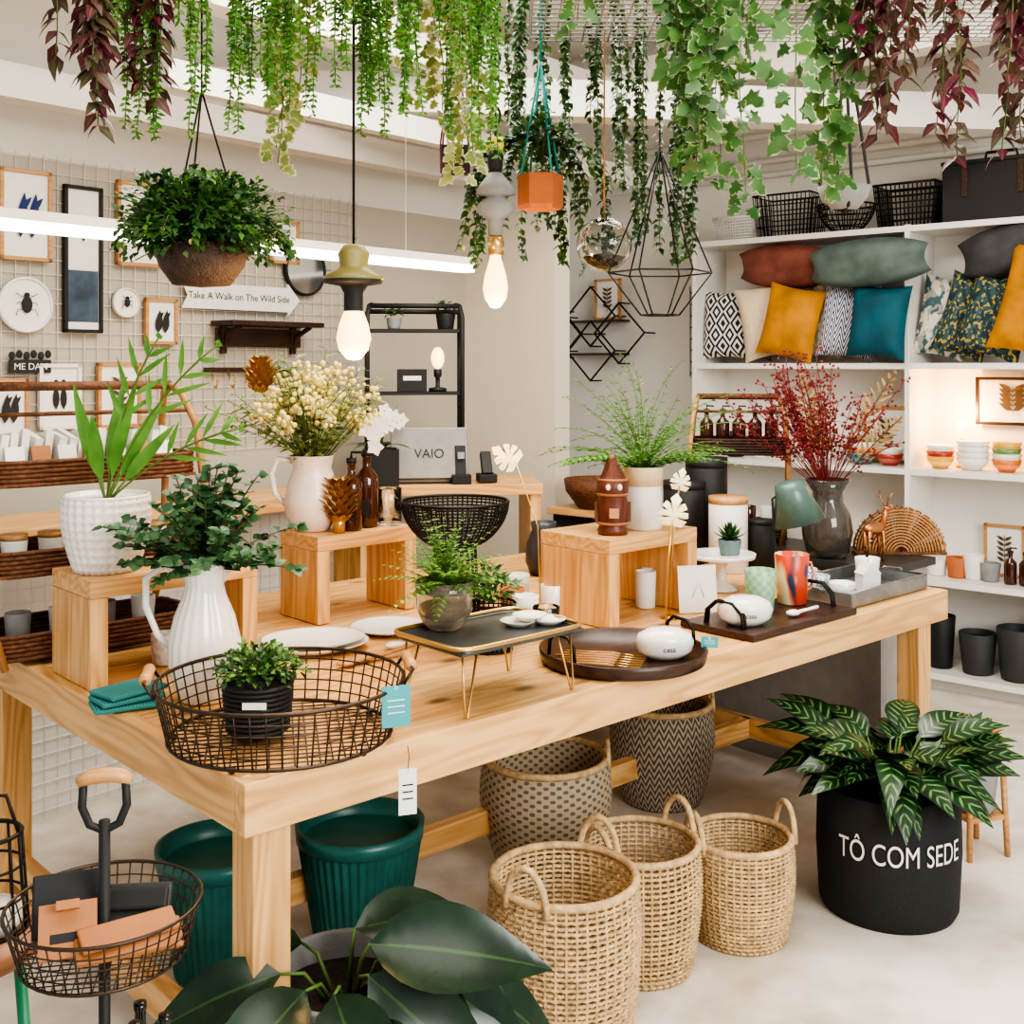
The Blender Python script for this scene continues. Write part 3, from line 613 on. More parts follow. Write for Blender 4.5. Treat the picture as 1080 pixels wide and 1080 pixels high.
for i in range(52):
    a=U(0,2*pi); el=U(.75,1.45); d=V((math.cos(a)*math.cos(el)-.12,math.sin(a)*math.cos(el)+.05,math.sin(el))); L=U(.34,.60); p=V((0,0,.25)); v=d.copy(); pts=[V((0,0,.05)),p.copy()]
    for k in range(9):
        v+=V((U(-.12,.12),U(-.12,.12),U(-.08,.06))); v.normalize(); p=p+v*L/9; pts.append(p.copy())
        if k>2:
            for q in range(4):
                w=rv(-.3,1).normalized()*U(.02,.045); o.tube([p,p+w],.001,L_red,3); o.ell(p+w,(.0055,)*3,L_red,6,4)
    o.tube(pts,.0018,L_red,4)
for d,L,bd in(((.32,-.15,1),.58,.25),((.5,-.2,.85),.44,.25),((-.1,.0,1),.52,-.2)):
    flatfrond(o,(0,0,.22),d,(.15,-1,.1),L,L_dry,.085,.014,17,bd,t0=.45)
o.build(1.27,4.58,CT)
lampm=mat('sage_metal',(.10,.17,.145),.35,.2)
o=MB('desk_lamp'); o.lathe([(.001,0),(.06,0),(.06,.012),(.001,.016)],blkm,28); o.tube([(0,0,.01),(-.09,0,.12),(-.1,0,.3),(-.04,0,.34)],.005,blkm,8)
o.at(-.03,0,.33,ry=-.25); o.lathe([(.001,.04),(.02,.04),(.055,.03),(.06,-.0),(.098,-.12),(.094,-.12),(.056,-.0),(.001,.02)],lampm,32); o.at(); o.build(1.07,4.24,TH+.001,.0)
o=MB('copper_deer_ornament'); cop=mat('copper',(.5,.22,.1),.35,.8)
o.ell((0,0,.13),(.055,.022,.025),cop); 
for sx,sy in((-.035,-.012),(-.035,.012),(.035,-.012),(.035,.012)): o.tube([(sx,sy,.12),(sx*1.1,sy,.06),(sx,sy,0)],[.01,.006,.005],cop,6)
o.tube([(.04,0,.135),(.06,0,.18),(.065,0,.2)],[.014,.011,.01],cop,8); o.ell((.078,0,.205),(.025,.012,.012),cop)
for s_ in(-1,1): o.tube([(.062,s_*.006,.212),(.055,s_*.02,.24),(.065,s_*.035,.27)],.0025,cop,5); o.tube([(.055,s_*.02,.24),(.04,s_*.025,.26)],.002,cop,5); o.leaf((.06,s_*.01,.21),(-.2,s_,.3),(0,0,1),.025,.012,cop,2)
o.build(1.42,4.46,CT,.5)
o=MB('wicker_fan_basket')
for yy_ in(0,.07):
    for k in range(13):
        r=.03+.012*k; o.tube([(r*math.cos(a),yy_,r*math.sin(a)+.005) for a in [pi*i/20 for i in range(21)]],.005,rat,5)
    for i in range(15): a=pi*i/14; o.tube([(0,yy_,.01),(.18*math.cos(a),yy_,.18*math.sin(a)+.01)],.003,wick,5)
o.box((0,.035,.006),(.36,.08,.012),wick)
for i in range(18):
    a=pi*i/17; o.tube([(.18*math.cos(a),0,.18*math.sin(a)+.008),(.18*math.cos(a),.07,.18*math.sin(a)+.008)],.004,rat,4)
o.build(1.58,4.62,CT,-.1)
def ex2(o):
    for i in range(5):
        o.at(-.14+.07*i,0,.405); bottle(o,.03,.17,amber,blkm)
    for i in range(4): o.at(-.13+.085*i,0,.06); cup(o,.035,.09,whm if i%2 else amber)
    o.at()
x,y=TB(3.03,1.08); tier('rattan_bottle_rack',x,y,CT,-.2,.42,.22,.63,(.02,.385),wickd,ex2)
# ================================================================ RIGHT SHELF UNIT
ZS=[.10,.56,1.10,1.63,2.32]; DV=1.24
o=MB('white_shelving_unit'); Ls=2.6
for z in ZS: o.box((Ls/2,.18,z-.015),(Ls,.36,.03),shelfw)
for s_ in(.012,DV,2.588): o.box((s_,.18,1.16),(.026,.358,2.33),shelfw)
o.box((Ls/2,.352,1.16),(Ls-.02,.012,2.3),shelfw); o.box((Ls/2,.12,.04),(Ls-.05,.02,.08),shelfw)
o.build(1.03,6.5,0,RS)
def cush(s,y,z,w,hh,t,mt,tilt=-.12,roll=0,lens=0,rz=0):
    x,yy=shelfpt(s,y); pillow('cushion',x,yy,z,w,hh,t,mt,RS+rz,tilt,roll,lens)
Z0=1.635
vel=lambda n,c: mat(n,c,.75,0,.25,9,.15)
mus=vel('mustard_velvet',(.52,.22,.012)); tl=vel('teal_velvet',(.005,.085,.12)); redp=vel('rust_velvet',(.22,.07,.05)); gg=vel('sage_velvet',(.10,.14,.125)); dg=vel('charcoal_velvet',(.06,.06,.065)); cr=mat('cream_linen',(.72,.6,.42),.9,0,.06,40,.3)
bw=pattern('black_white_diamonds','rhomb',(.02,.02,.03),(.82,.8,.74),None,1.7,1.5); nz=pattern('navy_zigzag','zigzag',(.015,.03,.14),(.7,.7,.7),None,3,34); fl=pattern('floral_ochre','noise',(.02,.04,.08),(.5,.33,.05),(.7,.64,.52),3); lf=pattern('leafy_print','noise',(.62,.54,.42),(.25,.25,.2),(.5,.33,.1),5); gp=pattern('grey_stripe_print','noise',(.58,.54,.45),(.05,.11,.13),(.3,.28,.25),2.2,12); dkp=pattern('dark_leaf_print','noise',(.02,.045,.06),(.04,.10,.11),(.42,.32,.07),5)
for s,y,w,hh,mt,roll,rz in((.16,.12,.30,.40,bw,.0,.1),(.32,.17,.20,.38,fl,.12,.5),(.42,.07,.28,.42,cr,-.18,.3),(.61,.00,.32,.40,mus,.2,.1),(.765,.13,.20,.44,lf,.12,.5),(.91,.06,.30,.42,nz,.12,.25),(1.11,-.04,.31,.38,tl,.08,-.0),(1.38,.14,.26,.42,gp,.2,.4),(1.50,.12,.26,.42,dkp,.3,.3),(1.66,.05,.32,.40,dkp,.3,.1),(1.88,-.05,.38,.52,mus,.24,-.1),(2.25,.1,.4,.44,cr,.1,0)):
    cush(s,y,Z0+hh/2+.015,w,hh,.13,mt,-.1,roll,0,rz)
cush(.54,.10,2.16,.58,.27,.2,redp,.25,.06,.5); cush(1.06,-.06,2.14,.64,.27,.2,gg,.2,-.04,.5); cush(1.72,.08,2.17,.5,.28,.2,dg,.1,-.15,.45)
def rectbasket(name,s,y,z,L,W,H,mt,ns=16,nr=8,tr=.003):
    o=MB(name); P=[(-L/2,-W/2),(L/2,-W/2),(L/2,W/2),(-L/2,W/2)]
    for k in range(nr+1):
        t=k/nr; q=.86+.14*t; o.tube([(a*q,b*q,H*t+.003) for a,b in P],tr if k<nr else tr*1.8,mt,4,True)
    for i in range(4):
        a=V((*P[i],0)); b=V((*P[(i+1)%4],0)); n=ns if i%2==0 else max(4,int(ns*W/L))
        for j in range(n): c=a.lerp(b,j/n); o.tube([(c.x*.86,c.y*.86,.003),(c.x,c.y,H+.003)],tr,mt,4)
    o.box((0,0,.003),(L*.85,W*.85,.004),mt)
    x,yy=shelfpt(s,y); o.build(x,yy,z,RS)
ZT=2.321
rectbasket('white_wire_basket',.21,.18,ZT,.26,.2,.13,whm); rectbasket('black_wire_basket',.52,.18,ZT,.34,.24,.23,blk,14,4); 
x,y=shelfpt(.85,.16); o=MB('black_wire_fruit_bowl'); wirebowl(o,.15,.05,.15,blk,28,5,.003,.0,.8,6,.005); o.build(x,y,ZT)
rectbasket('dark_wire_basket',1.20,.18,ZT,.32,.24,.22,blk,14,7,.0035)
o=MB('black_storage_case'); o.box((0,0,.14),(.48,.28,.28),blkm); o.box((0,0,.29),(.49,.29,.02),blkm); o.tube([(-.08,-.0,.30),(-.07,0,.35),(.07,0,.35),(.08,0,.30)],.008,blkm,8)
for s_ in(-1,1): o.box((s_*.13,-.145,.2),(.03,.006,.16),wickd)
x,y=shelfpt(1.64,.18); o.build(x,y,ZT,RS,bevel=.008)
cols=[(.7,.42,.07),(.4,.05,.03),(.7,.7,.62),(.04,.22,.25),(.7,.2,.04),(.8,.78,.7),(.18,.26,.1)]
cm=[pattern('glazed_%d'%i,'stripe',c,tuple(min(1,q*1.3+.08) for q in c),None,3,120,.3,0) for i,c in enumerate(cols)]
for gi,(s,z,r,k) in enumerate(((1.36,1.102,.07,3),(1.52,1.102,.08,4),(1.68,1.102,.07,4),(1.84,1.102,.08,5),(1.10,1.102,.07,2),(.95,1.102,.08,4),(.72,1.102,.07,3))):
    o=MB('stack_of_bowls')
    for j in range(k): o.at(0,0,j*.028); o.lathe([(.001,0),(r*.5,0),(r*.85,.03),(r,.06),(r*.97,.06),(r*.8,.032),(.001,.008)],cm[(gi*2+j)%7] if gi not in(1,) else wht,28)
    x,y=shelfpt(s,.13); o.build(x,y,z)
def frame(name,x,y,z,w,hh,rz,fm,art,b=.015,d=.02,tilt=0,mat_=paper):
    o=MB(name); o.M=Matrix.Rotation(tilt,4,'X')
    for s_ in(-1,1): o.box((s_*(w/2-b/2),0,hh/2),(b,d,hh),fm); o.box((0,0,hh/2+s_*(hh/2-b/2)),(w,d,b),fm)
    o.box((0,d*.2,hh/2),(w-b,d*.4,hh-b),mat_)
    if art: art(o,w,hh,d)
    return o.build(x,y,z,rz)
def a_bird(c):
    def f(o,w,hh,d):
        for dx in(-.12,.1):
            o.leaf((dx*w,-d*.3-.002,hh*.25),(0.1,0,1),(0,-1,0),hh*.5,w*.22,c,6,0,.0)
            o.leaf((dx*w,-d*.3-.003,hh*.55),(.5,0,.6),(0,-1,0),hh*.2,w*.12,c,4,0,.0)
    return f
def a_botan(o,w,hh,d):
    o.tube([(0,-d*.35,hh*.2),(0,-d*.35,hh*.8)],.0015,stemb,4)
    for i in range(5):
        for s_ in(-1,1): o.leaf((0,-d*.35-.001,hh*(.3+.1*i)),(s_,0,.6),(0,-1,0),w*.22,w*.08,stemb,3,0,0)
navy=mat('navy_ink',(.02,.04,.16),.8); ink=mat('black_ink',(.03,.03,.03),.8); sea=mat('sea_print',(.06,.09,.13),.8,0,.5,10)
x,y=shelfpt(1.66,.3); frame('framed_picture',x,y,1.32,.36,.24,RS,DW,a_botan); x,y=shelfpt(1.02,.28); frame('framed_picture',x,y,1.102,.24,.3,RS,LW,a_botan)
anth=mat('anthracite',(.045,.045,.045),.6)
for s,z,r,H,m_ in((1.34,.562,.05,.08,whm),(1.44,.562,.055,.1,terra),(1.52,.562,.05,.12,whm),(1.60,.562,.05,.09,conc),(1.36,.102,.07,.26,blkm),(1.54,.102,.09,.2,anth),(1.73,.102,.10,.25,anth),(1.95,.102,.1,.33,blkm),(.4,.562,.1,.2,blkm),(.7,.562,.09,.2,terra),(.2,1.102,.06,.14,blkm),(.35,1.102,.05,.16,wht)):
    o=MB('plant_pot'); pot(o,r,r*.78,H,m_,.008,28,False); x,y=shelfpt(s,.14); o.build(x,y,z)
for s in(1.70,1.77,1.84,1.91):
    o=MB('amber_bottle'); bottle(o,.03,.16,amber,blkm); x,y=shelfpt(s,.12); o.build(x,y,.562)
x,y=shelfpt(1.62,.3); frame('framed_picture',x,y,.562,.2,.26,RS,LW,a_botan)
o=MB('small_table_lamp'); o.lathe([(.001,0),(.035,0),(.035,.01),(.008,.02),(.008,.1),(.02,.12),(.02,.14),(.001,.15)],gold,16); o.ell((0,0,.19),(.03,.03,.045),bulbm,16,10); lx,ly=shelfpt(1.44,.22); o.build(lx,ly,1.102)
# ================================================================ LEFT WALL
def wf(name,s,z,w,hh,fm,art,mat_=paper,b=.014): x,y=wallpt(s,-.025); frame(name,x,y,z-hh/2,w,hh,RWL,fm,art,b,.02,0,mat_)
o=MB('wall_grid_panel')
for i in range(33): o.tube([(.0+i*.055,-.008,1.25),(.0+i*.055,-.008,2.42)],.0018,whm,4)
for i in range(22): o.tube([(0,-.010,1.25+i*.055),(1.76,-.010,1.25+i*.055)],.0018,whm,4)
o.build(-1.89,4.2,0,RWL)
def a_land(o,w,hh,d): o.box((0,-.002,hh*.25),(w*.78,.002,hh*.35),sea); o.leaf((0,-.006,hh*.62),(0,0,1),(0,-1,0),hh*.15,w*.12,ink,4,0,0)
def a_ppl(o,w,hh,d):
    for dx in(-.1,.08): o.leaf((dx*w,-.004,hh*.3),(0,0,1),(0,-1,0),hh*.4,w*.16,ink,5,0,0); o.ell((dx*w,-.004,hh*.72),(w*.05,.002,w*.06),ink,8,6)
wf('framed_bird_print',.085,2.18,.20,.34,LW,a_bird(navy)); wf('framed_feather_print',.315,2.03,.16,.57,blkm,a_land); wf('framed_picture',.56,2.19,.2,.34,LW,a_ppl); wf('framed_picture',.66,1.80,.15,.19,LW,a_bird(ink)); wf('framed_picture',1.3,2.18,.16,.2,LW,a_botan)
wf('framed_people_print',.22,1.50,.17,.25,whm,a_ppl); wf('framed_picture',.47,1.50,.19,.26,LW,a_botan); wf('framed_picture',.02,1.46,.15,.22,LW,a_bird(ink))
def disc(name,s,z,r,m1,m2,art=None):
    o=MB(name); o.M=Matrix.Rotation(pi/2,4,'X'); o.lathe([(.001,-.01),(r,-.01),(r,.008),(r*.92,.012),(r*.9,.006)],m1,40); o.lathe([(.001,.005),(r*.9,.005)],m2,40); o.M=Matrix()
    if art: art(o,r)
    x,y=wallpt(s,-.025); o.build(x,y,z,RWL)
def beetle(o,r):
    o.ell((0,-.012,0),(r*.2,.006,r*.3),ink,12,8); o.ell((0,-.012,r*.34),(r*.11,.005,r*.1),ink,10,6)
    for s_ in(-1,1):
        for k in(-.2,0,.2): o.tube([(0,-.012,k*r),(s_*r*.32,-.012,k*r*1.3+.01),(s_*r*.4,-.012,k*r*2)],.0013,ink,4)
disc('round_beetle_plate',.085,1.845,.105,wht,paper,beetle); disc('round_plaque',.50,1.87,.06,whm,paper,beetle)
disc('round_wall_mirror',1.42,2.06,.12,blkm,mat('mirror',(.6,.62,.62),.05,1,0))
o=MB('arrow_sign'); o.box((0,0,0),(.52,.012,.11),whm); o.add([(.26,-.006,-.075),(.26,-.006,.075),(.33,-.006,0),(.26,.006,-.075),(.26,.006,.075),(.33,.006,0)],[(0,2,1),(3,4,5),(0,3,5,2),(1,2,5,4)],whm,smooth=False)
o.add([(-.26,-.006,-.055),(-.30,-.006,-.055),(-.27,-.006,0),(-.30,-.006,.055),(-.26,-.006,.055)],[(0,4,3,2),(0,2,1)],whm,smooth=False)
vs,fs=text_geo('Take A Walk on The Wild Side',.042); o.add([(a,-.008,b-.012) for a,b,c in vs],fs,ink,smooth=False); x,y=wallpt(1.05,-.03); o.build(x,y,1.915,RWL)
o=MB('dark_wall_shelf'); o.box((0,-.08,0),(.5,.16,.022),DW); o.box((0,-.01,-.06),(.46,.016,.08),DW)
for s_ in(-1,1): o.tube([(s_*.19,-.01,-.12),(s_*.19,-.04,-.05),(s_*.19,-.13,-.012)],.012,DW,6); o.box((s_*.19,-.01,-.07),(.025,.02,.12),DW)
x,y=wallpt(1.16,-.012); o.build(x,y,1.80,RWL,bevel=.002)
o=MB('wall_hook_rail'); o.box((0,0,0),(.5,.012,.02),DW)
for i in range(6): X=-.22+i*.088; o.tube([(X,-.006,.0),(X,-.02,-.06),(X,-.04,-.08),(X,-.055,-.05)],.004,gold,5); o.ell((X,-.055,-.045),(.008,.008,.008),gold,8,5)
x,y=wallpt(1.12,-.025); o.build(x,y,1.60,RWL)
o=MB('word_sign'); o.box((0,0,0),(.16,.008,.05),ink); vs,fs=text_geo('ME DAN',.035); o.add([(a,-.006,b-.012) for a,b,c in vs],fs,whm,smooth=False)
for i in range(6): o.ell((-.07+.028*i,0,.04+.006*(i%2)),(.013,.004,.016),ink,8,6)
x,y=wallpt(.10,-.03); o.build(x,y,1.615,RWL)
o=MB('pine_back_counter'); o.box((0,0,1.08),(1.75,.40,.045),PB); o.box((.84,0,.53),(.045,.38,1.06),PZ); o.box((0,.1,.53),(1.7,.02,1.04),whm)
for i in range(34): o.tube([(-.84+i*.05,.085,.02),(-.84+i*.05,.085,1.04)],.0022,shelfw,4)
for i in range(20): o.tube([(-.85,.083,.05+i*.05),(.82,.083,.05+i*.05)],.0022,shelfw,4)
x,y=wallpt(.58,-.34); o.build(x,y,-.02,RWL,bevel=.002)
o=MB('pine_desk'); o.box((0,0,1.09),(.78,.42,.045),PB)
for s_ in(-1,1): o.box((s_*.36,0,.535),(.045,.4,1.07),PZ)
o.build(-.28,5.02,0,.12,bevel=.002)
DT=1.1135
o=MB('black_metal_shelf')
for sx in(-1,1):
    o.tube([(sx*.21,-.08,0),(sx*.21,-.08,.72),(sx*.2,-.05,.77),(sx*.19,.04,.78)],.011,blkm,8); o.tube([(sx*.21,.08,0),(sx*.21,.08,.75)],.011,blkm,8)
    for z in(.02,.33,.66): o.tube([(sx*.21,-.08,z),(sx*.21,.08,z)],.008,blkm,6)
for z in(.38,.66): o.box((0,0,z),(.42,.16,.014),blkm)
o.tube([(-.2,-.05,.77),(.2,-.05,.77)],.011,blkm,8); o.tube([(-.21,.08,.75),(.21,.08,.75)],.011,blkm,8)
o.build(-.44,5.12,DT,.12)
for x,y,z,r,hh,m_ in((-.53,5.11,DT+.668,.035,.05,conc),(-.30,5.14,DT+.668,.045,.07,blkm)):
    o=MB('small_plant_pot'); pot(o,r,r*.8,hh,m_,.004,20); bush(o,(0,0,hh+.02),(.04,.04,.03),50,.03,.012,L_dark,2); o.build(x,y,z)
o=MB('black_label_box'); o.box((0,0,.05),(.13,.1,.1),blkm); o.box((0,-.052,.06),(.08,.002,.02),paper); o.build(-.45,5.11,DT+.388,.12,bevel=.003)
o=MB('edison_table_lamp'); o.lathe([(.001,0),(.04,0),(.04,.015),(.01,.02),(.01,.06),(.018,.07),(.018,.1),(.001,.1)],blkm,20); o.ell((0,0,.15),(.03,.03,.05),bulbm,14,8); o.build(-.335,5.13,DT+.388)
o=MB('laptop'); lp=mat('laptop_silver',(.26,.25,.24),.35,.6); o.box((0,0,.01),(.33,.23,.018),lp); o.box((0,-.13,.13),(.33,.008,.22),lp,rx=-.25); vs,fs=text_geo('VAIO',.055); o.add([(a,-.137+(b-.02)*.25,.11+b) for a,b,c in vs],fs,blkm,smooth=False); o.build(-.37,5.0,DT,.12,bevel=.003)
o=MB('cordless_phone'); o.box((0,0,.02),(.08,.09,.04),blkm); o.box((0,.01,.09),(.045,.03,.14),blkm,rx=-.25); o.box((0,-.012,.12),(.03,.003,.03),conc,rx=-.25); o.build(-.22,4.87,DT,.2,bevel=.004); o=MB('cordless_phone'); o.box((0,0,.02),(.08,.09,.035),blkm); o.box((0,.01,.08),(.045,.03,.11),blkm,rx=-.6); o.build(-.11,4.92,DT,.2,bevel=.004)
o=MB('white_orchid_in_black_pot'); o.box((0,0,.075),(.15,.15,.15),blkm); o.box((0,0,.152),(.13,.13,.006),soil)
for i in range(7): a=U(0,6.3); bigleaf(o,(0,0,.15),(math.cos(a),math.sin(a),.7),(0,0,1),.16,.05,L_dark,.6,5)
for i in range(4):
    a=U(-.6,.6); o.tube([(0,0,.15),(a*.03,0,.25),(a*.12,-.02,.33)],.0025,stemg,4)
    for k in range(3):
        c=V((a*.14+U(-.03,.03),-.03,.29+U(-.05,.04)))
        for j in range(5): t=2*pi*j/5; o.leaf(c,(math.cos(t),-.2,math.sin(t)),(0,-1,0),.033,.028,whm,3,.1,.1)
        o.ell(c,(.007,.007,.007),bud,6,4)
o.build(-.555,4.82,DT,.12)
o=MB('diamond_wire_wall_shelf')
for cx,cz,r in((-.0,.10,.19),(.0,-.12,.19),(.22,-.01,.19),(-.22,-.01,.15)):
    o.tube([(cx-r,-.12,cz),(cx,-.12,cz+r),(cx+r,-.12,cz),(cx,-.12,cz-r)],.008,blk,5,True)
    for a,b in((-r,0),(0,r),(r,0),(0,-r)): o.tube([(cx+a,-.12,cz+b),(cx+a,0,cz+b)],.005,blk,5)
o.box((0,-.06,.07),(.44,.12,.014),DW); o.box((0,-.06,-.14),(.44,.12,.014),DW); x,y=shelfpt(-.90,.37); o.build(x,y,1.83,RS)
x,y=shelfpt(-.80,.30); frame('framed_picture',x,y,1.908,.2,.26,RS,LW,a_botan)
o=MB('black_wire_wall_rack'); 
for i in range(6): o.tube([(-.08+.032*i,0,0),(-.08+.032*i,0,.55)],.003,blk,4)
for i in range(8): o.tube([(-.08,-.003,.07*i+.02),(.08,-.003,.07*i+.02)],.003,blk,4)
o.box((0,-.01,.4),(.12,.004,.1),tealtag); x,y=shelfpt(-.16,.375); o.build(x,y,1.55,RS)
o=MB('pine_side_cabinet'); o.box((0,0,.45),(.5,.34,.9),blkm); o.box((0,-.005,.915),(.54,.38,.03),PB); o.build(.5,5.50,0,-.69,bevel=.003)
o=MB('woven_bowl'); o.lathe([(.001,0),(.1,0),(.16,.08),(.17,.14),(.16,.14),(.15,.08),(.001,.02)],wick,32); o.build(.42,5.50,.931)
o=MB('glass_tumbler'); cup(o,.05,.14,glass); o.build(.63,5.36,.931)
# ================================================================ FLOOR ITEMS
def straw_basket(x,y,r,H,rz=0,nr=24):
    o=MB('straw_basket'); weave(o,lambda t: r*(.86+.2*math.sin(t*2.1)-.05*t)*1.0,H,straw,46,nr,.0046,.0045)
    for s_ in(-1,1):
        R0=r*(.86+.2*math.sin(2.1)-.05); pts=[(s_*R0*(1+.02*math.sin(a)),math.cos(a)*.055,H-.02+math.sin(a)*.1) for a in [pi*i/10 for i in range(11)]]; o.tube(pts,.009,straw,6); 
    o.build(x,y,.001,rz)
straw_basket(.65,3.24,.145,.28,.3); straw_basket(.345,3.08,.16,.33,.7); straw_basket(.125,2.72,.175,.40,1.0,nr=32)
bwd=pattern('dotted_weave','check',(.50,.40,.27),(.17,.135,.10),None,200,230,.9,.8,th=.3)
bwb=pattern('black_white_weave','zigzag',(.11,.09,.07),(.48,.4,.3),None,34,210,.9,.8)
for x,y,r,H,m_ in((.11,3.72,.21,.34,bwd),(.56,4.25,.19,.36,bwb)):
    o=MB('patterned_woven_basket'); pr=[(.001,0),(r*.75,0)]+[(r*(.75+.27*math.sin(t*2.3))+.003*(i%2),H*t) for i,t in enumerate([i/30 for i in range(1,31)])]; q=pr[-1][0]; pr+=[(q-.012,H),(q-.015,H-.03),(r*.8,H*.1),(.001,.02)]
    o.lathe(pr,m_,56); o.ring((0,0,H),q-.005,.012,straw,40,6); 
    for s_ in(-1,1): o.tube([(s_*q*math.cos(.1),math.cos(a)*.05,H-.02+math.sin(a)*.07) for a in [pi*i/8 for i in range(9)]],.008,straw,6)
    o.build(x,y,.001)
for x,y,r,H in((-.43,3.22,.175,.33),(-.78,3.05,.165,.34)):
    o=MB('teal_ribbed_planter'); o.lathe([(.001,0),(r*.7,0),(r*.72,.01),(r*.97,H*.86)],teal,176,flute=.03,nf=44); o.lathe([(r*.97,H*.86),(r*1.02,H*.87),(r*1.04,H),(r*.98,H),(r*.93,H*.85),(r*.7,.03),(.001,.02)],teal,60); o.build(x,y,.001)
o=MB('calathea_in_black_felt_pot'); r=.205; H=.37; bf=mat('black_felt',(.014,.014,.015),.8,0,.1,40,.3)
o.lathe([(.001,0),(r*.93,0),(r*.98,.02),(r*1.02,H*.5),(r,H),(r*.96,H),(r*.95,H*.8)],bf,48); o.lathe([(.001,H*.82),(r*.95,H*.82)],soil,32)
vs,fs=text_geo('TÔ COM SEDE',.075); o.add([((r*1.03+.003)*math.sin(a/(r*1.03)*.78),-(r*1.03+.003)*math.cos(a/(r*1.03)*.78),b*1.15+.2) for a,b,c in vs],fs,whm,smooth=False)
for i in range(84):
    a=2*pi*i/84*5.4+U(-.3,.3); el=U(-.1,1.1); q=U(.06,.17); bz=H+.02+U(.0,.12)*max(0,math.sin(el))+.03
    p=V((math.cos(a)*q,math.sin(a)*q,bz)); d=V((math.cos(a)*math.cos(el),math.sin(a)*math.cos(el),math.sin(el)*.8))
    bigleaf(o,p,d,V((math.cos(a)*-.3,math.sin(a)*-.3-.5,1)),U(.15,.22),U(.08,.11),L_cal,U(.3,.9),7,(math.cos(a)*.03,math.sin(a)*.03,H*.82))
o.build(1.13,3.42,.001,math.radians(-6))
o=MB('terracotta_pot_on_wooden_stand')
for sx in(-1,1):
    for sy in(-1,1): o.tube([(sx*.075,sy*.075,0),(sx*.065,sy*.065,.28)],.01,LW,6)
o.box((0,0,.13),(.15,.15,.015),LW); o.at(0,0,.14); pot(o,.08,.065,.15,conc,.006,24); o.at(); bush(o,(0,0,.34),(.08,.08,.07),60,.07,.035,L_dark,3); bush(o,(0,0,.34),(.07,.07,.07),14,.07,.04,mat('orange_leaf',(.6,.22,.08),.5),3); o.build(1.54,3.80,.001,.3)
o=MB('large_leaf_plant_in_grey_planter'); pot(o,.17,.13,.40,conc,.014,40)
lv=[((.06,-.10,.50),(.9,-.12,.02),(-.05,-.75,.8),.36,.17,.25),((.02,-.02,.49),(.75,.25,.06),(0,-.6,.8),.28,.13,.3),((.06,-.12,.45),(.75,-.35,-.45),(0,-.8,.7),.36,.16,.3),((.1,-.05,.46),(.95,-.1,-.5),(.2,-.6,.8),.40,.14,.35),((0,-.15,.43),(.3,-.6,-.3),(0,-.8,.6),.30,.16,.35),((-.06,-.12,.42),(-.35,-.6,-.15),(0,-.8,.6),.30,.14,.35),((-.12,-.06,.42),(-.9,-.35,-.1),(.1,-.6,.8),.28,.12,.35),((.12,-.12,.40),(.9,-.5,-.7),(.2,-.7,.7),.34,.15,.3),((-.1,.06,.42),(-.9,.2,-.2),(0,-.5,.9),.22,.1,.4),((.15,.02,.42),(.95,.15,-.55),(.1,-.5,.8),.46,.13,.3),((.05,-.18,.40),(.55,-.7,-.35),(.1,-.8,.6),.3,.14,.3),((-.02,-.18,.38),(-.1,-.9,-.35),(0,-.7,.7),.28,.14,.3),((.18,-.1,.38),(.9,-.35,-.65),(.2,-.7,.7),.36,.13,.3)]
for p,d,n,L,W,bd in lv: bigleaf(o,p,d,n,L,W,L_big,bd,10,(p[0]*.3,p[1]*.3,.34),fold=.25)
for i in range(12): a=U(-1.5,.6); bigleaf(o,(.08+math.cos(a)*.08,math.sin(a)*.08,U(.30,.42)),(math.cos(a),math.sin(a),U(-.9,-.2)),(0,-.6,.8),U(.24,.36),U(.1,.14),L_big,.35,8,(0,0,.33),fold=.25)
o.build(-.335,2.30,.001)
o=MB('wire_tier_stand'); 
o.tube([(0,0,.02),(0,0,.98)],.008,blkm,8); o.lathe([(.001,0),(.15,0),(.15,.015),(.02,.025),(.001,.03)],blkm,32)
o.tube([(-.028,0,1.04),(-.03,0,1.0),(-.02,0,.975),(0,0,.965),(.02,0,.975),(.03,0,1.0),(.028,0,1.04)],.006,blkm,8); o.tube([(-.036,0,1.035),(-.02,0,1.042),(0,0,1.044),(.02,0,1.042),(.036,0,1.035)],[.008,.0105,.011,.0105,.008],LW,10)
for z0 in(.795,.42):
    o.at(0,0,0); wirebowl(o,.132,.112,.07,bronze,44,4,.0012,z0,0,2,.003)
    for i in range(-8,9):
        q=i*.0133; w=math.sqrt(max(0,.112**2-q*q)); o.tube([(q,-w,z0),(q,w,z0)],.001,bronze,4); o.tube([(-w,q,z0),(w,q,z0)],.001,bronze,4)
    o.ring((0,0,z0),.012,.003,blkm,12,4)
o.build(-.573,1.60,0.0,.2)
o=MB('leather_wallet'); o.box((0,0,.0),(.075,.010,.07),leather,rx=-.6); o.box((0,-.004,.036),(.03,.012,.012),leather,rx=-.6); o.box((0,-.010,-.005),(.045,.001,.012),blkm,rx=-.6); o.build(-.605,1.55,.85,.35,bevel=.002)
o=MB('black_leather_folder'); o.box((0,0,.0),(.10,.012,.085),blkm,rx=-.6); o.build(-.625,1.61,.858,.35,bevel=.003)
o=MB('leather_pencil_case'); o.box((0,0,0),(.14,.045,.010),leather,rx=.5); o.box((0,.004,.014),(.13,.04,.008),leather,rx=.4,rz=.15); o.build(-.525,1.56,.83,.45,bevel=.003)
o=MB('black_pouch'); o.box((0,0,0),(.09,.014,.06),mat('dark_leather',(.03,.032,.028),.5),rx=-.7); o.box((0,-.006,.012),(.085,.012,.03),blkm,rx=-.7); o.build(-.535,1.63,.846,.1,bevel=.004)
bg_=mat('black_glass',(.01,.01,.01),.1)
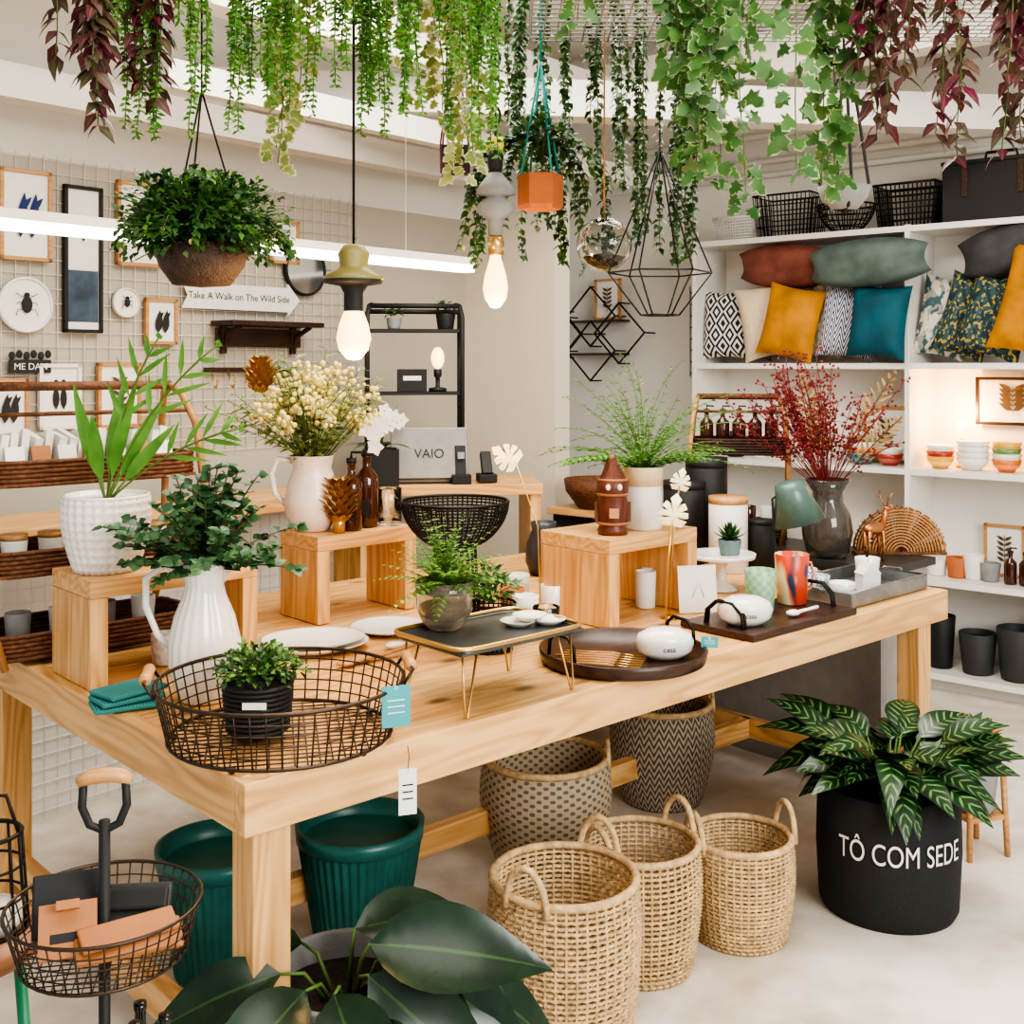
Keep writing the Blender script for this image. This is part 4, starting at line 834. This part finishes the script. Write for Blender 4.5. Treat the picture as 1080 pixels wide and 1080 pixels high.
for dx,dy in((.05,.0),(.085,.02),(.04,.05)):
    o=MB('black_bottle'); bottle(o,.02,.30,bg_,None,.4); o.build(-.573+dx,1.60+dy-.02,.425)
o=MB('round_wooden_stool'); o.lathe([(.001,.70),(.12,.70),(.125,.71),(.125,.72),(.12,.728),(.001,.728)],wood('stool_wood',(.36,.16,.07),(.2,.08,.03),0,1,.4,False),40)
gl=mat('green_metal',(.02,.22,.10),.4)
for i in range(4): a=pi/4+i*pi/2; o.tube([(.09*math.cos(a),.09*math.sin(a),.70),(.14*math.cos(a),.14*math.sin(a),.0)],.01,gl,8)
o.build(-.865,1.78,0)
o=MB('small_wire_lantern'); wirebowl(o,.05,.06,.15,blk,14,3,.0025,0,0,3,.004); o.lathe([(.001,.002),(.055,.002),(.055,.03),(.001,.04)],wht,20); o.tube([(-.05,0,.15),(-.03,0,.21),(.03,0,.21),(.05,0,.15)],.003,blk,6); o.build(-.83,1.80,.729)
# ================================================================ HANGING
def planter_cords(o,r,z,top,mt=blk,n=3,rr=.002):
    for i in range(n): a=2*pi*i/n+.5; o.tube([(r*math.cos(a),r*math.sin(a),z),(0,0,z+.3 if z+.3<top else top-.05)],rr,mt,4)
    o.tube([(0,0,min(z+.3,top-.05)),(0,0,top)],rr,mt,4)
CZ=3.2
o=MB('hanging_bushy_plant'); pz=1.79
o.lathe([(.001,pz-.02),(.055,pz-.015),(.08,pz+.02),(.092,pz+.06),(.088,pz+.06),(.001,pz+.05)],wickd,30)
planter_cords(o,.09,pz+.06,CZ)
bush(o,(0,0,pz+.10),(.155,.145,.095),2600,.019,.014,L_dark,2,zmin=-.65); bush(o,(0,0,pz+.105),(.16,.145,.09),600,.019,.013,L_fern,2,zmin=-.5)
for i in range(18): a=U(0,6.28); strand(o,(.06*math.cos(a),.06*math.sin(a),pz+.12),(math.cos(a),math.sin(a),.5),U(.1,.16),L_dark,.02,.014,.014,3,'l',g=.2)
o.build(-.60,2.2,0)
def hang_trail(name,x,y,z,r,cnt,Lr,mt,lL,lW,step,per,kind,potm=terra,g=.2,sm=stemg,arc=(0,6.283),jit=.08):
    o=MB(name); o.lathe([(.001,z),(r*.7,z),(r,z+.12),(r*.95,z+.12),(.001,z+.1)],potm,24); planter_cords(o,r*.97,z+.12,CZ)
    for i in range(cnt):
        a=U(*arc); rr_=r*U(.5,1); strand(o,(rr_*math.cos(a),rr_*math.sin(a),z+.11),(math.cos(a),math.sin(a),.3),U(*Lr),mt,lL,lW,step,per,kind,sm,g=g,jit=jit)
    return o.build(x,y,0)
hang_trail('hanging_trailing_plant',-.66,2.25,2.42,.08,44,(.2,.52),L_pearl,.016,.007,.011,4,'d',g=.3,jit=.1)
hang_trail('hanging_purple_plant',-.735,2.08,2.38,.035,15,(.22,.46),L_purp,.05,.022,.022,2,'l',g=.65)
hang_trail('hanging_trailing_plant',-.40,2.3,2.42,.07,30,(.15,.42),L_pearl,.016,.007,.011,4,'d',g=.4,jit=.1)
hang_trail('hanging_trailing_plant',-.17,2.35,2.42,.09,48,(.2,.52),L_pearl,.016,.007,.011,4,'d',g=.34,jit=.1)
hang_trail('hanging_variegated_plant',-.31,2.5,2.44,.08,14,(.25,.60),L_var,.032,.022,.026,2,'ivy',g=.3,jit=.12)
hang_trail('hanging_ivy',.52,2.3,2.44,.08,17,(.35,.68),L_ivy,.042,.03,.03,2,'ivy',g=.5,jit=.08)
hang_trail('hanging_ivy',.29,2.4,2.44,.05,7,(.2,.40),L_ivy,.038,.03,.03,2,'ivy',g=.5,jit=.1)
hang_trail('hanging_purple_plant',.88,2.3,2.43,.07,26,(.25,.54),L_purp,.05,.024,.024,2,'l',g=.38,jit=.14)
o=MB('hanging_terracotta_planter'); o.lathe([(.001,2.03),(.055,2.03),(.06,2.04),(.06,2.12),(.055,2.12),(.001,2.1)],terra,6,smooth=False); tq=mat('turquoise_cord',(.03,.32,.3),.7); planter_cords(o,.058,2.12,CZ,tq,4,.003)
bush(o,(.0,.02,2.2),(.08,.08,.09),240,.03,.02,L_dark,2)
for i in range(24): a=U(-.6,3.7); strand(o,(0,.02,2.2),(math.cos(a),math.sin(a),1.2),U(.26,.48),L_dark,.026,.018,.018,3,'l',g=.22)
o.build(.075,3.0,0)
hang_trail('hanging_small_leaf_plant',.16,3.25,2.70,.07,22,(.4,.8),L_dark,.026,.018,.018,3,'l',g=.34)
hang_trail('hanging_small_leaf_plant',.40,3.1,2.66,.04,12,(.6,.9),L_dark,.024,.018,.016,3,'l',g=.5,jit=.05)
o=MB('geometric_wire_pendant'); 
top=(0,0,2.18); mid=[(.135*math.cos(2*pi*i/6),.135*math.sin(2*pi*i/6),1.86) for i in range(6)]; bot=[(.05*math.cos(2*pi*i/6),.05*math.sin(2*pi*i/6),1.75) for i in range(6)]
for i in range(6): o.tube([top,mid[i],bot[i]],.0022,blk,4); o.tube([mid[i],mid[(i+1)%6]],.0022,blk,4); o.tube([bot[i],bot[(i+1)%6]],.0022,blk,4)
o.tube([top,(0,0,CZ)],.0015,blk,4); o.build(.385,2.96,0)
o=MB('hanging_glass_terrarium'); k=12; tg=mat('thin_tinted_glass',(.9,.88,.82),.02,0,0,trans=1); o.lathe([(.074*math.sin(pi*i/k)+.0001,1.94-.074*math.cos(pi*i/k)) for i in range(k)]+[(.071*math.sin(pi*i/k)+.0001,1.94-.071*math.cos(pi*i/k)) for i in range(k-1,-1,-1)],tg,28); o.lathe([(.066*math.sin(pi*i/k)+.0001,1.94-.066*math.cos(pi*i/k)) for i in range(5)]+[(.001,1.918)],soil,24)
bush(o,(0,0,1.94),(.04,.04,.02),70,.03,.01,L_euc,2,'lan'); o.tube([(0,0,2.008),(0,0,CZ)],.0025,rat,4); o.build(.245,3.02,0)
def pend(name,x,y,zt,parts,bulb):
    o=MB(name); o.tube([(0,0,zt),(0,0,CZ)],.003,blk,6)
    for pr,m_ in parts: o.lathe(pr,m_,28)
    zb,rb,Lb=bulb
    o.lathe([(.001,zb),(rb*.4,zb+Lb*.02),(rb*.85,zb+Lb*.18),(rb,zb+Lb*.38),(rb*.85,zb+Lb*.62),(rb*.5,zb+Lb*.9),(rb*.42,zb+Lb)],bulbm,24)
    o.build(x,y,0)
    l=bpy.data.lights.new(name+'_glow','POINT'); l.energy=7; l.color=(1,.58,.26); l.shadow_soft_size=.04; q=bpy.data.objects.new(name+'_glow',l); sc.collection.objects.link(q); q.location=(x,y-.0,zb-.06)
olive=mat('olive_ceramic',(.24,.2,.06),.35)
pend('pendant_bulb_lamp',-.32,2.3,1.85,[([(.001,1.865),(.02,1.862),(.032,1.845),(.028,1.82),(.035,1.812),(.062,1.798),(.06,1.79),(.03,1.786),(.001,1.786)],olive),([(.058,1.795),(.062,1.79),(.058,1.785),(.028,1.78),(.02,1.765),(.02,1.73),(.018,1.725)],blkm)],(1.63,.035,.115))
yel=mat('yellow_ceramic',(.7,.5,.08),.4)
pend('pendant_bulb_lamp',-.042,2.9,2.2,[([(.001,2.20),(.018,2.2),(.022,2.18),(.018,2.165),(.001,2.165)],yel),([(.018,2.165),(.02,2.15),(.016,2.11),(.001,2.11)],blkm),([(.016,2.11),(.04,2.08),(.052,2.055),(.02,2.05),(.045,2.03),(.05,2.01),(.02,1.99),(.018,1.95),(.001,1.95)],conc),([(.018,1.95),(.022,1.93),(.018,1.9),(.001,1.9)],gold)],(1.765,.032,.135))
o=MB('pendant_chain')
for i in range(27): o.ring((0,0,2.22+i*.0362),.012,.003,blk,12,4,ry=.022,axis='y' if i%2 else 'x')
o.build(-.042,2.9,0)
o=MB('hanging_strap_planter'); o.lathe([(.001,2.03),(.035,2.03),(.06,2.06),(.068,2.09),(.062,2.09),(.001,2.07)],conc,28)
for s_ in(-1,1): o.tube([(0,0,2.45),(s_*.035,0,2.3),(s_*.065,0,2.1),(s_*.04,0,2.035),(0,0,2.025)],.0045,blkm,5); o.tube([(0,0,2.45),(0,s_*.035,2.3),(0,s_*.066,2.1),(0,s_*.04,2.035),(0,0,2.025)],.0045,blkm,5)
o.tube([(0,0,2.45),(0,0,CZ)],.003,blkm,5); o.build(.875,3.0,0)
o=MB('hanging_cube_planter'); pc=mat('plum_cord',(.12,.03,.05),.7); o.box((0,0,2.16),(.07,.07,.07),blkm); 
for a,b in((-1,-1),(1,-1),(1,1),(-1,1)): o.tube([(a*.035,b*.035,2.12),(a*.036,b*.036,2.2),(0,0,2.5)],.0025,pc,4)
o.tube([(0,0,2.5),(0,0,CZ)],.0025,pc,4); o.build(-.15,3.0,0)
o=MB('suspended_mesh_grid')
for i in range(49): o.tube([(-.85+i*.035,-.35,0),(-.85+i*.035,.35,0)],.0022,conc,4)
for i in range(21): o.tube([(-.85,-.35+i*.035,.003),(.83,-.35+i*.035,.003)],.0022,conc,4)
for a in(-.85,.83):
    for b in(-.35,.35): o.tube([(a,b,0),(a,b,CZ-2.5)],.003,conc,4)
o.build(.9,2.75,2.5)
led=mat('led_diffuser',(1,1,1),.5,0,0,emit=(1,.97,.9),es=4)
o=MB('linear_led_light'); o.box((.8,0,.012),(2.0,.05,.024),whm); o.box((.8,0,-.012),(2.0,.046,.024),led)
for s_ in(.1,1.5): o.tube([(s_,0,.02),(s_,0,CZ-1.955)],.001,whm,4)
o.build(-1.3,2.45,1.955,RWL)
# ================================================================ LIGHTS
w=bpy.data.worlds.new('world'); sc.world=w; w.use_nodes=True; bg=w.node_tree.nodes['Background']; bg.inputs[0].default_value=(1,.97,.925,1); bg.inputs[1].default_value=.62
def area(name,loc,rot,sx,sy,e,c=(1,1,1)):
    l=bpy.data.lights.new(name,'AREA'); l.shape='RECTANGLE'; l.size=sx; l.size_y=sy; l.energy=e; l.color=c; q=bpy.data.objects.new(name,l); sc.collection.objects.link(q); q.location=loc; q.rotation_euler=rot
area('window_daylight',(2.8,-1.0,2.6),(math.radians(62),0,math.radians(30)),2.6,2.0,185,(1,.975,.93))
area('added_overhead_fill',(.3,3.6,3.15),(0,0,0),2.2,1.4,85,(1,.945,.86))  # added fill above the frame, brightens the deep part of the room; no fixture modelled
area('added_front_fill',(0,1.0,3.15),(0,0,0),2.0,1.2,24,(1,.95,.88))  # second added overhead fill, out of view near the camera
l=bpy.data.lights.new('shelf_lamp_glow','POINT'); l.energy=7; l.color=(1,.52,.18); l.shadow_soft_size=.03; q=bpy.data.objects.new('shelf_lamp_glow',l); sc.collection.objects.link(q); gx_,gy_=shelfpt(1.44,.2); q.location=(gx_,gy_,1.38)
